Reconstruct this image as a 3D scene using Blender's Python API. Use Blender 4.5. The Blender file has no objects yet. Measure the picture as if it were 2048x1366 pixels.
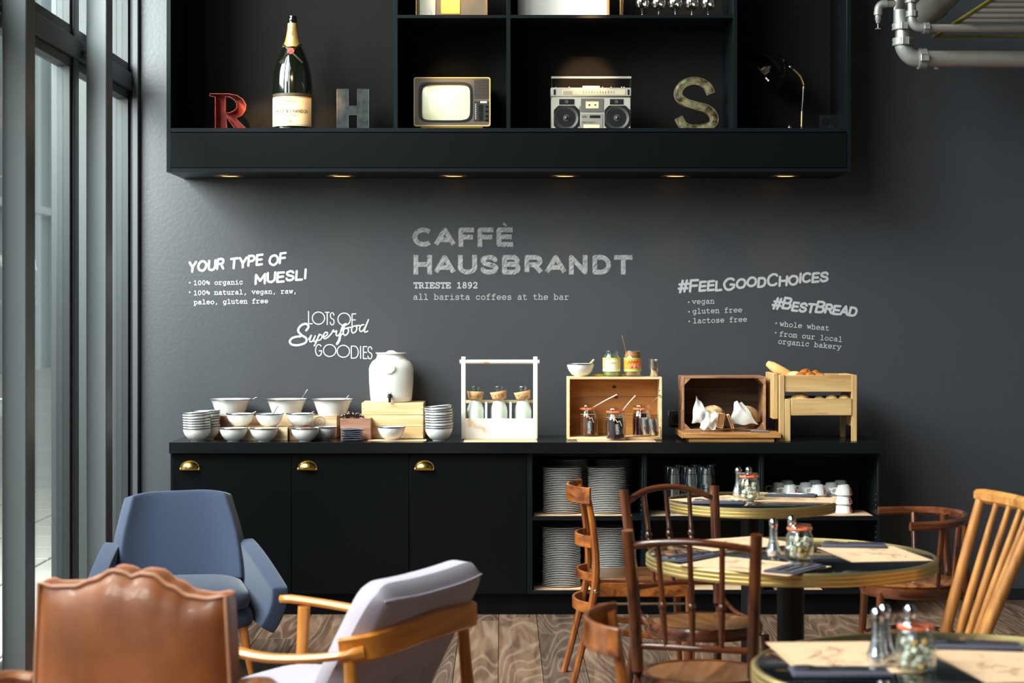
import bpy, bmesh, math, random
from mathutils import Vector, Matrix
random.seed(11)
pi = math.pi
sc = bpy.context.scene
COL = sc.collection
# ---------------------------------------------------------------- camera / light / exposure
F, CX, CY, CH = 3800.0, 1005.0, 620.0, 1.56      # focal length in px, principal point, camera height
cam_d = bpy.data.cameras.new('camera'); cam = bpy.data.objects.new('camera', cam_d); COL.objects.link(cam)
cam.location = (0, 0, CH); cam.rotation_euler = (pi/2, 0, 0)
cam_d.sensor_width = 36; cam_d.lens = F/2048*36
cam_d.shift_x = (1024-CX)/2048; cam_d.shift_y = -(683-CY)/2048
cam_d.clip_start = .05; cam_d.clip_end = 200
cam_d.dof.use_dof = True; cam_d.dof.focus_distance = 9.75; cam_d.dof.aperture_fstop = 4.2
sc.camera = cam
sc.view_settings.view_transform = 'Standard'; sc.view_settings.look = 'None'
sc.view_settings.gamma = 1; sc.view_settings.use_curve_mapping = False
sc.view_settings.exposure = 0.0
W = bpy.data.worlds.new('overcast_sky'); sc.world = W; W.use_nodes = True
W.node_tree.nodes['Background'].inputs[0].default_value = (.92, .95, 1, 1)
W.node_tree.nodes['Background'].inputs[1].default_value = 1.1

def area(name, loc, rot, sx, sy, power, col, spread=180):
    l = bpy.data.lights.new(name, 'AREA'); l.shape = 'RECTANGLE'; l.size = sx; l.size_y = sy
    l.energy = power; l.color = col; l.spread = math.radians(spread)
    o = bpy.data.objects.new(name, l); COL.objects.link(o); o.location = loc; o.rotation_euler = rot
    return o
def spot(name, loc, aim, power, col, size, blend=.6, rad=.03):
    l = bpy.data.lights.new(name, 'SPOT'); l.energy = power; l.color = col
    l.spot_size = math.radians(size); l.spot_blend = blend; l.shadow_soft_size = rad
    o = bpy.data.objects.new(name, l); COL.objects.link(o); o.location = loc
    d = Vector(aim)-Vector(loc); o.rotation_euler = d.to_track_quat('-Z', 'Y').to_euler()
    return o
# daylight that enters through the tall windows of the left wall, from outside the glass
def window_light(loc, aim, sx, sy, power, spread):
    o = area('window_daylight', loc, (0,0,0), sx, sy, power, (1, .985, .965), spread)
    o.rotation_euler = (Vector(aim)-Vector(loc)).to_track_quat('-Z', 'Y').to_euler()
window_light((-3.0, 8.5, 3.2), (-1.2, 10.24, 1.75), 1.9, 1.9, 310, 130)
window_light((-3.5, 5.6, 5.3), (.7, 7.0, .7), 4.4, 3.0, 1050, 130)
window_light((-3.3, .2, 5.0), (0, 4.5, .8), 3.0, 3.0, 480, 140)
# warm ceiling spots aimed at the display shelf
WARM = (1.0, .62, .27)
def P(px, py, Y):
    return Vector(((px-CX)*Y/F, Y, CH-(py-CY)*Y/F))
def G(px, py, z):                                  # point of the horizontal plane z
    Y = F*(CH-z)/(py-CY); return Vector(((px-CX)*Y/F, Y, z))
for px, py, en, sz in ((590, 195, 330, 8), (522, 205, 1100, 4.5), (652, 205, 600, 3.5), (905, 135, 200, 6), (1178, 130, 1500, 6), (905, -20, 350, 6), (1170, -30, 25, 7), (1350, -10, 260, 6)):  # narrow pair either side of the bottle added to make the backboard glow
    a = P(px, py, 9.95)
    spot('shelf_spot', (a.x*.9+.05, 6.9, a.z+.98), a, en, WARM, sz)

# ---------------------------------------------------------------- materials
def lin(c):
    return tuple(((x/255)/12.92 if x/255 <= .04045 else ((x/255+.055)/1.055)**2.4) for x in c)+(1,)
MATS = {}
def M(name, col, rough=.5, metal=0., bump=0, bscale=60, var=0, vscale=8, spec=.5, coat=0, emit=None, sheen=0, trans=0, ior=1.45, stretch=(1,1,1), col2=None, contrast=.5, mid=.5):
    if name in MATS: return MATS[name]
    m = bpy.data.materials.new(name); MATS[name] = m; m.use_nodes = True
    nt = m.node_tree; p = nt.nodes['Principled BSDF']
    p.inputs['Base Color'].default_value = lin(col); p.inputs['Roughness'].default_value = rough
    p.inputs['Metallic'].default_value = metal; p.inputs['Specular IOR Level'].default_value = spec
    p.inputs['Coat Weight'].default_value = coat; p.inputs['Coat Roughness'].default_value = .1
    p.inputs['Sheen Weight'].default_value = sheen; p.inputs['IOR'].default_value = ior
    p.inputs['Transmission Weight'].default_value = trans
    if emit: p.inputs['Emission Color'].default_value = lin(emit[0]); p.inputs['Emission Strength'].default_value = emit[1]
    if bump or var:
        tc = nt.nodes.new('ShaderNodeTexCoord'); mp = nt.nodes.new('ShaderNodeMapping'); mp.inputs['Scale'].default_value = stretch
        nt.links.new(tc.outputs['Object'], mp.inputs[0])
    if bump:
        n = nt.nodes.new('ShaderNodeTexNoise'); n.inputs['Scale'].default_value = bscale; n.inputs['Detail'].default_value = 4
        b = nt.nodes.new('ShaderNodeBump'); b.inputs['Strength'].default_value = bump; b.inputs['Distance'].default_value = .004
        nt.links.new(mp.outputs[0], n.inputs['Vector']); nt.links.new(n.outputs['Fac'], b.inputs['Height']); nt.links.new(b.outputs[0], p.inputs['Normal'])
    if var:
        n2 = nt.nodes.new('ShaderNodeTexNoise'); n2.inputs['Scale'].default_value = vscale; n2.inputs['Detail'].default_value = 5
        nt.links.new(mp.outputs[0], n2.inputs['Vector'])
        r = nt.nodes.new('ShaderNodeValToRGB'); c1 = lin(col); c2 = lin(col2) if col2 else tuple(x*(1-var) for x in c1[:3])+(1,)
        r.color_ramp.elements[0].position = mid-contrast/2; r.color_ramp.elements[1].position = mid+contrast/2
        r.color_ramp.elements[0].color = c2; r.color_ramp.elements[1].color = c1
        nt.links.new(n2.outputs['Fac'], r.inputs[0]); nt.links.new(r.outputs[0], p.inputs['Base Color'])
    return m
def wood(name, c1, c2, axis=0, sc_=1.0, rough=.5, rings=0, coat=0, c3=None, spec=.5):
    """grain running along one local axis; c1 light, c2 dark, optional c3 for wide rings"""
    if name in MATS: return MATS[name]
    m = bpy.data.materials.new(name); MATS[name] = m; m.use_nodes = True
    nt = m.node_tree; N = nt.nodes; L = nt.links; p = N['Principled BSDF']
    p.inputs['Roughness'].default_value = rough; p.inputs['Coat Weight'].default_value = coat; p.inputs['Coat Roughness'].default_value = .15
    p.inputs['Specular IOR Level'].default_value = spec
    tc = N.new('ShaderNodeTexCoord'); oi = N.new('ShaderNodeObjectInfo'); mp = N.new('ShaderNodeMapping')
    s = [26*sc_]*3; s[axis] = 2.2*sc_; mp.inputs['Scale'].default_value = s
    ad = N.new('ShaderNodeVectorMath'); ad.operation = 'MULTIPLY_ADD'; ad.inputs[1].default_value = (1,1,1)
    cm = N.new('ShaderNodeCombineXYZ'); mu = N.new('ShaderNodeMath'); mu.operation = 'MULTIPLY'; mu.inputs[1].default_value = 37
    L.new(oi.outputs['Random'], mu.inputs[0]); [L.new(mu.outputs[0], cm.inputs[i]) for i in range(3)]
    L.new(tc.outputs['Object'], mp.inputs[0]); L.new(mp.outputs[0], ad.inputs[0]); L.new(cm.outputs[0], ad.inputs[2])
    n = N.new('ShaderNodeTexNoise'); n.inputs['Scale'].default_value = 1; n.inputs['Detail'].default_value = 6; n.inputs['Roughness'].default_value = .6
    n.inputs['Distortion'].default_value = .6
    L.new(ad.outputs[0], n.inputs['Vector'])
    r = N.new('ShaderNodeValToRGB'); r.color_ramp.elements[0].position = .36; r.color_ramp.elements[1].position = .62
    r.color_ramp.elements[0].color = lin(c2); r.color_ramp.elements[1].color = lin(c1)
    L.new(n.outputs['Fac'], r.inputs[0]); out = r.outputs[0]
    if rings:
        mp2 = N.new('ShaderNodeMapping'); s2 = [4.5*sc_]*3; s2[axis] = .5*sc_; mp2.inputs['Scale'].default_value = s2
        ad2 = N.new('ShaderNodeVectorMath'); ad2.operation = 'ADD'
        L.new(tc.outputs['Object'], mp2.inputs[0]); L.new(mp2.outputs[0], ad2.inputs[0]); L.new(cm.outputs[0], ad2.inputs[1])
        n2 = N.new('ShaderNodeTexNoise'); n2.inputs['Scale'].default_value = 1; n2.inputs['Detail'].default_value = 1.5
        L.new(ad2.outputs[0], n2.inputs['Vector'])
        k = N.new('ShaderNodeMath'); k.operation = 'MULTIPLY'; k.inputs[1].default_value = rings; L.new(n2.outputs['Fac'], k.inputs[0])
        sn = N.new('ShaderNodeMath'); sn.operation = 'SINE'; L.new(k.outputs[0], sn.inputs[0])
        r2 = N.new('ShaderNodeValToRGB'); r2.color_ramp.elements[0].position = .3; r2.color_ramp.elements[1].position = 1
        L.new(sn.outputs[0], r2.inputs[0])
        mx = N.new('ShaderNodeMix'); mx.data_type = 'RGBA'; mk_ = N.new('ShaderNodeMath'); mk_.operation = 'MULTIPLY'; L.new(r2.outputs[0], mk_.inputs[0]); L.new(n.outputs['Fac'], mk_.inputs[1]); L.new(mk_.outputs[0], mx.inputs[0]); L.new(out, mx.inputs[6])
        mx.inputs[7].default_value = lin(c3 or c2); out = mx.outputs[2]
    L.new(out, p.inputs['Base Color'])
    b = N.new('ShaderNodeBump'); b.inputs['Strength'].default_value = .25; b.inputs['Distance'].default_value = .002
    L.new(n.outputs['Fac'], b.inputs['Height']); L.new(b.outputs[0], p.inputs['Normal'])
    return m
def glass(name, tint=(255,255,255), refl=.12, rough=.03, edge=.5, mx_=.9):
    """thin clear glass: light passes, edges mirror more"""
    if name in MATS: return MATS[name]
    m = bpy.data.materials.new(name); MATS[name] = m; m.use_nodes = True
    nt = m.node_tree; N = nt.nodes; L = nt.links; N.remove(N['Principled BSDF'])
    t = N.new('ShaderNodeBsdfTransparent'); t.inputs[0].default_value = lin(tint)
    g = N.new('ShaderNodeBsdfGlossy'); g.inputs['Roughness'].default_value = rough; g.inputs[0].default_value = (.95,.97,1,1)
    lw = N.new('ShaderNodeLayerWeight'); lw.inputs[0].default_value = edge
    mr = N.new('ShaderNodeMapRange'); mr.inputs[3].default_value = refl; mr.inputs[4].default_value = mx_
    L.new(lw.outputs['Facing'], mr.inputs[0]); mx = N.new('ShaderNodeMixShader')
    L.new(mr.outputs[0], mx.inputs[0]); L.new(t.outputs[0], mx.inputs[1]); L.new(g.outputs[0], mx.inputs[2])
    L.new(mx.outputs[0], N['Material Output'].inputs[0]); return m

# ---------------------------------------------------------------- geometry helpers
def spl(pts, n=6, closed=False):
    pts = [Vector(p) for p in pts]; out = []; k = len(pts)
    rng = range(k if closed else k-1)
    for i in rng:
        if closed: a, b, c, d = pts[i-1], pts[i], pts[(i+1) % k], pts[(i+2) % k]
        else: a, b, c, d = pts[max(i-1,0)], pts[i], pts[i+1], pts[min(i+2,k-1)]
        for j in range(n):
            t = j/n
            out.append(.5*((2*b)+(c-a)*t+(2*a-5*b+4*c-d)*t*t+(-a+3*b-3*c+d)*t**3))
    if not closed: out.append(pts[-1])
    return out
def lerp(a, b, t): return a+(b-a)*t
class B:
    def __init__(s): s.bm = bmesh.new(); s.lift = 0; s.out = Vector((0,-1,0))
    def box(s, x0, x1, y0, y1, z0, z1, bev=0, mat=None, seg=1):
        vs = bmesh.ops.create_cube(s.bm, size=1)['verts']
        for v in vs:
            v.co = Vector((lerp(x0,x1,v.co.x+.5), lerp(y0,y1,v.co.y+.5), lerp(z0,z1,v.co.z+.5)))
            if mat: v.co = mat @ v.co
        if bev:
            es = list({e for v in vs for e in v.link_edges})
            bmesh.ops.bevel(s.bm, geom=es, offset=bev, segments=seg, affect='EDGES', profile=.5)
        return s
    def lathe(s, prof, c=(0,0,0), n=24, a0=0, a1=360, mat=None, rx=1, ry=1):
        c = Vector(c); full = abs(a1-a0) >= 360; k = n if full else n+1; rings = []
        for r, z in prof:
            if r <= 1e-6:
                q = c+Vector((0,0,z)); q = mat @ q if mat else q; rings.append([s.bm.verts.new(q)]); continue
            ring = []
            for i in range(k):
                a = math.radians(lerp(a0,a1,i/n)); q = c+Vector((r*math.cos(a)*rx, r*math.sin(a)*ry, z))
                ring.append(s.bm.verts.new(mat @ q if mat else q))
            rings.append(ring)
        for A, Bq in zip(rings, rings[1:]):
            for i in range(k if full else k-1):
                j = (i+1) % k
                if len(A) == 1 and len(Bq) == 1: continue
                if len(A) == 1: f = [A[0], Bq[j], Bq[i]]
                elif len(Bq) == 1: f = [A[i], A[j], Bq[0]]
                else: f = [A[i], A[j], Bq[j], Bq[i]]
                try: s.bm.faces.new(f)
                except ValueError: pass
        return s
    def sweep(s, pts, sec, up=(0,0,1), scale=None, closed=False, caps=True):
        pts = [Vector(p) for p in pts]; k = len(pts); up = Vector(up); rings = []
        for i, p in enumerate(pts):
            if closed: t = (pts[(i+1) % k]-pts[i-1])
            else: t = pts[min(i+1,k-1)]-pts[max(i-1,0)]
            t.normalize(); sd = t.cross(up)
            if sd.length < 1e-4: sd = t.cross(Vector((0,1,.01)))
            sd.normalize(); u2 = sd.cross(t).normalized(); q = scale[i] if scale else 1
            qa, qb = q if isinstance(q, tuple) else (q, q)
            rings.append([s.bm.verts.new(p+sd*(a*qa)+u2*(b*qb)) for a, b in sec])
        m = len(sec)
        for i in range(k if closed else k-1):
            A, C = rings[i], rings[(i+1) % k]
            for j in range(m): s.bm.faces.new([A[j], A[(j+1) % m], C[(j+1) % m], C[j]])
        if caps and not closed: s.bm.faces.new(rings[0][::-1]); s.bm.faces.new(rings[-1])
        return s
    def tube(s, pts, r, n=8, closed=False, up=(0,0,1)):
        sec = [(math.cos(2*pi*i/n), math.sin(2*pi*i/n)) for i in range(n)]
        k = len(pts); rs = r if isinstance(r, (list, tuple)) else [r]*k
        if len(rs) != k:
            rs = [lerp(rs[int(i/(k-1)*(len(rs)-1)*.9999)], rs[min(int(i/(k-1)*(len(rs)-1)*.9999)+1, len(rs)-1)], (i/(k-1)*(len(rs)-1)) % 1 if i < k-1 else 1) for i in range(k)]
        return s.sweep(pts, sec, up, rs, closed)
    def band(s, pts, w, t, up=(0,0,1), closed=False, scale=None, r=.25):
        """rounded rectangular section: t across (side), w along up"""
        c = min(w, t)*r; a, b = t/2, w/2
        return s.sweep(pts, [(-a+c,-b),(a-c,-b),(a,-b+c),(a,b-c),(a-c,b),(-a+c,b),(-a,b-c),(-a,-b+c)], up, scale, closed)
    def prism(s, loops, a0, a1, axis='y', mat=None):
        """extrude 2D loops (first outer, others holes) along an axis"""
        if not isinstance(loops[0][0], (tuple, list, Vector)): loops = [loops]
        def q(u, v, a):
            r = Vector({'y': (u, a, v), 'z': (u, v, a), 'x': (a, u, v)}[axis]); return mat @ r if mat else r
        for a in (a0, a1):
            es = []
            for lp in loops:
                vs = [s.bm.verts.new(q(p[0], p[1], a)) for p in lp]
                es += [s.bm.edges.new((vs[i], vs[(i+1) % len(vs)])) for i in range(len(vs))]
            if len(loops) == 1: s.bm.faces.new(vs)
            else: bmesh.ops.triangle_fill(s.bm, edges=es, use_beauty=True, use_dissolve=False)
        for lp in loops:
            n = len(lp)
            for i in range(n):
                p1, p2 = lp[i], lp[(i+1) % n]
                s.bm.faces.new([s.bm.verts.new(q(*w)) for w in ((p1[0],p1[1],a0),(p2[0],p2[1],a0),(p2[0],p2[1],a1),(p1[0],p1[1],a1))])
        bmesh.ops.remove_doubles(s.bm, verts=s.bm.verts, dist=1e-5)
        return s
    def wall(s, lp, a0, a1, t, axis='y'):
        """thin side wall following a 2D loop"""
        pts = [Vector((p[0], (a0+a1)/2, p[1])) for p in lp]
        return s.sweep(pts, [(-t/2,-(a1-a0)/2),(t/2,-(a1-a0)/2),(t/2,(a1-a0)/2),(-t/2,(a1-a0)/2)], up=(0,1,0), closed=True)
    def grid(s, fn, nu, nv):
        vs = [[s.bm.verts.new(fn(i/nu, j/nv)) for j in range(nv+1)] for i in range(nu+1)]
        for i in range(nu):
            for j in range(nv): s.bm.faces.new([vs[i][j], vs[i+1][j], vs[i+1][j+1], vs[i][j+1]])
        return s
    def ball(s, c, r, n=10, sx=1, sy=1, sz=1, mat=None):
        m = max(5, n//2+1)
        return s.lathe([(r*math.sin(pi*i/m), -r*math.cos(pi*i/m)*sz) for i in range(m+1)], c, n, rx=sx, ry=sy, mat=mat)
    def cyl(s, a, b, r, n=12): return s.tube([a, b], r, n)
def mk(name, b, mat, parent=None, sm=40, label=None, kind=None, loc=None, rot=None, mods=(), fix=True):
    me = bpy.data.meshes.new(name)
    if fix: bmesh.ops.recalc_face_normals(b.bm, faces=b.bm.faces)
    b.bm.to_mesh(me); b.bm.free()
    if sm:
        me.shade_smooth()
        me.set_sharp_from_angle(angle=math.radians(sm))
    me.materials.append(mat); o = bpy.data.objects.new(name, me); COL.objects.link(o)
    if parent: o.parent = parent
    if loc is not None: o.location = loc
    if rot is not None: o.rotation_euler = rot
    if label: o['label'] = label
    if kind: o['kind'] = kind
    for t, kw in mods:
        md = o.modifiers.new(t, t)
        for a, v in kw.items(): setattr(md, a, v)
    return o
def thing(name, label, cat, loc=(0,0,0), rz=0, group=None):
    o = bpy.data.objects.new(name, None); COL.objects.link(o); o.empty_display_size = .05
    o.location = loc; o.rotation_euler = (0,0,rz); o['label'] = label; o['category'] = cat
    if group: o['group'] = group
    return o
def tag(o, label, cat, group=None):
    o['label'] = label; o['category'] = cat
    if group: o['group'] = group
    return o
def S(name, b, mat, parent=None, **k): return mk(name, b, mat, parent, kind=None if parent else 'structure', **k)
def dup(root, loc=None, rz=None, label=None, group=None):
    def cp(o, par):
        c = o.copy(); COL.objects.link(c)
        if par: c.parent = par
        for ch in [x for x in bpy.data.objects if x.parent == o]: cp(ch, c)
        return c
    kids = [o for o in bpy.data.objects if o.parent == root]
    r = root.copy(); COL.objects.link(r)
    for ch in kids: cp(ch, r)
    if loc is not None: r.location = loc
    if rz is not None: r.rotation_euler = (0,0,rz)
    if label: r['label'] = label
    if group: r['group'] = group
    return r
SUB = lambda n: ('SUBSURF', dict(levels=n, render_levels=n))
def SOL(t, off=0): return ('SOLIDIFY', dict(thickness=t, offset=off))

# ---------------------------------------------------------------- lettering engine (stroke glyphs)
SANS = {  # 100 high
'A':(72,'L0,0 36,100 72,0|L13,32 59,32'),'B':(64,'L38,100 0,100 0,0 38,0|L0,53 38,53|A38,76.5,20,23.5,-90,90|A38,26.5,24,26.5,-90,90'),
'C':(74,'A40,50,40,50,45,315'),'D':(70,'L30,0 0,0 0,100 30,100|A30,50,38,50,-90,90'),'E':(58,'L56,100 0,100 0,0 58,0|L0,52 52,52'),
'F':(56,'L56,100 0,100 0,0|L0,50 50,50'),'G':(80,'A42,50,42,50,45,325|L78,22 78,45 48,45'),'H':(68,'L0,0 0,100|L68,0 68,100|L0,52 68,52'),
'I':(8,'L4,0 4,100'),'L':(54,'L0,100 0,0 54,0'),'M':(84,'L0,0 0,100 42,30 84,100 84,0'),'N':(68,'L0,0 0,100 68,0 68,100'),
'O':(84,'A42,50,42,50,0,360'),'P':(60,'L0,0 0,100 36,100|L0,47 36,47|A36,73.5,24,26.5,-90,90'),
'R':(64,'L0,0 0,100 38,100|L0,50 38,50|A38,75,22,25,-90,90|L34,50 64,0'),'K':(62,'L0,0 0,100|L60,100 0,40|L20,58 62,0'),
'S':(64,'S62,80 50,96 32,100 10,93 3,75 12,59 32,51 54,43 64,26 56,8 34,0 12,5 0,22'),'T':(66,'L33,0 33,100|L0,100 66,100'),
'U':(66,'L0,100 0,32|A33,32,33,32,180,360|L66,32 66,100'),'Y':(68,'L34,0 34,45 0,100|L34,45 68,100'),'Z':(60,'L0,100 60,100 0,0 60,0'),
'#':(70,'L14,0 28,100|L44,0 58,100|L0,32 66,32|L6,68 72,68'),'&':(72,'S70,0 20,65 30,100 48,80 10,30 25,2 50,10 68,45'),
'1':(30,'L6,80 22,100 22,0'),'8':(56,'A28,74,20,25,0,360|A28,25,26,25,0,360'),'9':(56,'A28,68,26,30,0,360|S54,68 50,30 24,0'),
'2':(56,'S4,76 14,96 34,99 50,84 46,60 4,4|L2,0 56,0'),'.':(8,'L3,0 4,3'),'%':(84,'L10,0 74,100|A18,78,14,20,0,360|A66,22,14,20,0,360'),
',':(20,'L14,12 4,-16'),'5':(54,'L50,100 10,100 6,56|A26,30,26,30,130,-140')}
COU = {  # courier like, x-height 43, monospaced 60
'a':'S14,36 22,43 34,43 42,36 42,8 46,1|L44,1 52,1|S42,25 28,26 12,20 9,9 18,0 32,2 42,11','b':'L4,62 13,62 13,0|A31,21,19,21,0,360|L4,1 13,1',
'c':'S46,31 44,38 30,43 15,38 9,21 16,5 30,0 48,8|L46,43 46,30','e':'S9,23 50,23 46,37 30,43 14,37 9,21 15,5 32,0 48,7',
'f':'S50,60 40,62 26,58 24,46 24,0|L10,42 44,42|L10,0 42,0','g':'A27,22,18,20,0,360|S45,42 45,-4 40,-15 28,-18 14,-17|L45,42 54,42',
'h':'L4,62 14,62 14,0|S14,30 26,42 38,42 45,34 45,0|L4,0 24,0|L36,0 54,0','i':'L14,42 30,42 30,0|L10,0 50,0|L29,58 31,60',
'k':'L4,62 14,62 14,0|L14,16 40,42|L22,24 46,0|L32,42 50,42|L4,0 20,0|L38,0 54,0','l':'L14,62 30,62 30,0|L10,0 50,0',
'm':'L2,42 9,42 9,0|S9,32 18,42 26,42 30,34 30,0|S30,32 38,42 46,42 51,34 51,0|L2,0 16,0|L26,0 36,0|L46,0 58,0',
'n':'L4,42 14,42 14,0|S14,30 26,42 38,42 45,34 45,0|L4,0 24,0|L36,0 54,0','o':'A30,21,21,21,0,360',
'p':'L4,42 13,42 13,-17|A31,21,19,21,0,360|L4,-17 26,-17','r':'L8,42 20,42 20,0|S20,28 32,41 44,42 50,37|L8,0 40,0',
's':'S45,34 40,42 28,43 15,39 15,29 28,23 44,18 48,9 38,1 24,0 12,8|L45,43 45,32|L12,0 12,10','t':'S22,58 22,12 28,1 40,0 50,6|L8,42 44,42',
'u':'L4,42 14,42 14,12|S14,12 20,1 32,0 45,12|L34,42 45,42 45,0 54,0','v':'L10,42 30,1 50,42|L2,42 20,42|L40,42 58,42',
'w':'L8,42 18,1 30,34 42,1 52,42|L2,42 18,42|L42,42 58,42','y':'L10,42 30,2|L52,42 24,-17|L4,42 20,42|L40,42 58,42|L10,-17 32,-17',
'0':'A30,30,18,31,0,360','1':'L14,52 30,61 30,0|L12,0 48,0','8':'A30,46,14,15,0,360|A30,15,18,15,0,360','9':'A30,42,17,19,0,360|S47,42 44,14 28,0 14,0',
'2':'S12,48 20,60 34,61 46,52 44,36 12,2|L12,0 48,0 48,8','%':'A18,44,9,12,0,360|A42,16,9,12,0,360|L10,22 50,38',',':'L32,8 24,-14',
'T':'L30,0 30,58|L6,46 6,58 54,58 54,46|L18,0 42,0','R':'L12,0 12,58|L4,58 34,58|A32,43,14,15,-90,90|L12,28 34,28|L32,28 50,0 56,0|L4,0 24,0',
'I':'L30,0 30,58|L12,58 48,58|L12,0 48,0','E':'L12,0 12,58|L4,58 50,58 50,44|L4,0 52,0 52,16|L12,30 34,30|L34,38 34,22',
'S':'S48,46 42,57 28,60 13,54 13,40 28,32 44,26 49,14 40,1 26,-1 10,8|L48,60 48,44|L10,0 10,14','*':'A30,24,4,4,0,360|L29,24 31,24','-':'L14,22 46,22'}
def parse(code):
    out = []
    for st in code.split('|'):
        k, body = st[0], st[1:]
        if k == 'A':
            cx, cy, rx, ry, a0, a1 = map(float, body.split(',')); n = max(6, int(abs(a1-a0)/18))
            out.append([(cx+rx*math.cos(math.radians(lerp(a0,a1,i/n))), cy+ry*math.sin(math.radians(lerp(a0,a1,i/n)))) for i in range(n+1)])
        else:
            pts = [tuple(map(float, q.split(','))) for q in body.split()]
            if k == 'S': pts = [(v.x, v.y) for v in spl([(a, b, 0) for a, b in pts], 4)]
            out.append(pts)
    return out
def ribbon(b, pts, w, xf, cap='round', lift=0):
    """flat stroke of width w in a 2D space mapped by xf(x, y) -> Vector"""
    bm = b.bm; k = len(pts); off = [0]
    xf1 = xf
    def xf(x, y):
        v = xf1(x, y); return v+b.out*(b.lift*1.2e-5)
    for i in range(k-1):
        b.lift = (b.lift+1) % 37
        x0, y0 = pts[i]; x1, y1 = pts[i+1]; d = math.hypot(x1-x0, y1-y0)
        if d < 1e-9: continue
        ux, uy = (x1-x0)/d, (y1-y0)/d; e0 = e1 = 0
        if cap == 'square':
            if i == 0: e0 = w/2
            if i == k-2: e1 = w/2
        ax, ay, bx, by = x0-ux*e0, y0-uy*e0, x1+ux*e1, y1+uy*e1; nx, ny = -uy*w/2, ux*w/2
        bm.faces.new([bm.verts.new(xf(*q)) for q in ((ax+nx,ay+ny),(ax-nx,ay-ny),(bx-nx,by-ny),(bx+nx,by+ny))])
    js = range(k) if cap == 'round' else range(1, k-1)
    for i in js:
        x, y = pts[i]; b.lift = (b.lift+1) % 37
        bm.faces.new([bm.verts.new(xf(x+w/2*math.cos(2*pi*q/8), y+w/2*math.sin(2*pi*q/8))) for q in range(8)])
def text(b, s, size, w, xf, font='cou', adv=None, gap=22, cap='round', hs=1.0, jit=0, slant=0, smallcaps=False, each=None):
    """size = height of 100 (sans) or of 60-unit advance (cou) in target units; returns end x"""
    x = 0.0; k = size/100.0; rnd = random.Random(len(s)*7+3)
    for ch in s:
        if ch == ' ': x += (60 if font == 'cou' else 50)*k*hs; continue
        if font == 'cou': wd, code, sc2 = 60, COU.get(ch, COU['o']), 1
        else:
            sc2 = .78 if (smallcaps and ch.islower()) else 1
            wd, code = SANS.get(ch.upper(), SANS['O'])
        dy = rnd.uniform(-1, 1)*jit*4
        if each: b = B()
        for st in parse(code):
            pts = [((px_*sc2*k*hs + x + py_*sc2*k*slant + rnd.uniform(-jit, jit)*k), (py_*sc2+dy)*k + rnd.uniform(-jit, jit)*k) for px_, py_ in st]
            ribbon(b, pts, w, xf, cap)
        if each: each(b)
        x += (wd*sc2 + (0 if font == 'cou' else gap))*k*hs
    return x
# ---------------------------------------------------------------- setting
YW = 10.24
m_wall = M('painted_plaster', (54,56,62), .44, bump=.2, bscale=55, spec=.75)
m_ceil = M('dark_ceiling', (38,40,44), .9)
m_room = M('far_room_wall', (58,56,54), .9)
m_steel = M('painted_steel', (112,118,122), .42, bump=.12, bscale=30, var=.16, vscale=3, stretch=(1,1,.12), spec=.5)
m_steel2 = M('dark_painted_steel', (58,62,66), .38, var=.2, vscale=4, stretch=(1,1,.12))
m_pane = glass('window_glass', (236,242,240), .04, .01, .15, .45)
S('wall_back', B().box(-1.985, 3.75, YW, YW+.15, -.05, 7.15), m_wall)
S('wall_right', B().box(3.6, 3.75, -2.0, YW, -.05, 7.15), m_room)
S('wall_front', B().box(-2.6, 3.75, -2.15, -2.0, -.05, 7.15), m_room)
S('ceiling', B().box(-2.6, 3.75, -2.15, YW+.15, 7.0, 7.15), m_ceil)
S('baseboard_back', B().box(1.86, 3.6, YW-.018, YW, 0, .06, .003), M('black_skirting', (24,26,28), .4))
S('trim_1', B().box(-1.985, -1.955, YW-.05, YW, 0, 7.0, .003), M('corner_trim', (66,68,73), .5))
# floor: boards laid towards the wall, every board a piece of its own
floor = S('floor', B().box(-2.16, 3.6, -2.0, YW, -.06, -.022), M('dark_subfloor', (30,24,20), .9))
m_board = [wood('oak_board_'+str(i), a, b_, 1, .8, .52, rings=rg, c3=c) for i, (a, b_, c, rg) in enumerate((
    ((112,84,66),(72,50,38),(140,120,104),150), ((98,74,60),(62,46,36),(132,114,102),210), ((128,98,78),(84,60,44),(150,128,112),120)))]
bw = .192
bx_ = -2.13; ci = 0
while bx_ < 3.58:
    y = YW-.005; ci += 1
    ln = random.uniform(.5, 1.9)
    while y > 2.2:
        y0 = max(2.0, y-ln)
        mk('floor_board', B().box(-bw/2+.0012, bw/2-.0012, -(y-y0)/2+.001, (y-y0)/2-.001, -.02, random.uniform(-.0006, 0), .0015),
           random.choice(m_board), floor, sm=0, loc=(bx_+bw/2, (y+y0)/2, 0))
        y = y0; ln = random.uniform(1.3, 2.3)
    bx_ += bw
b = B(); b.box(-2.16, 3.6, -2.0, 1.999, -.02, 0); mk('floor_boards_behind_camera', b, m_board[0], floor, sm=0, kind='stuff')
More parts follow.
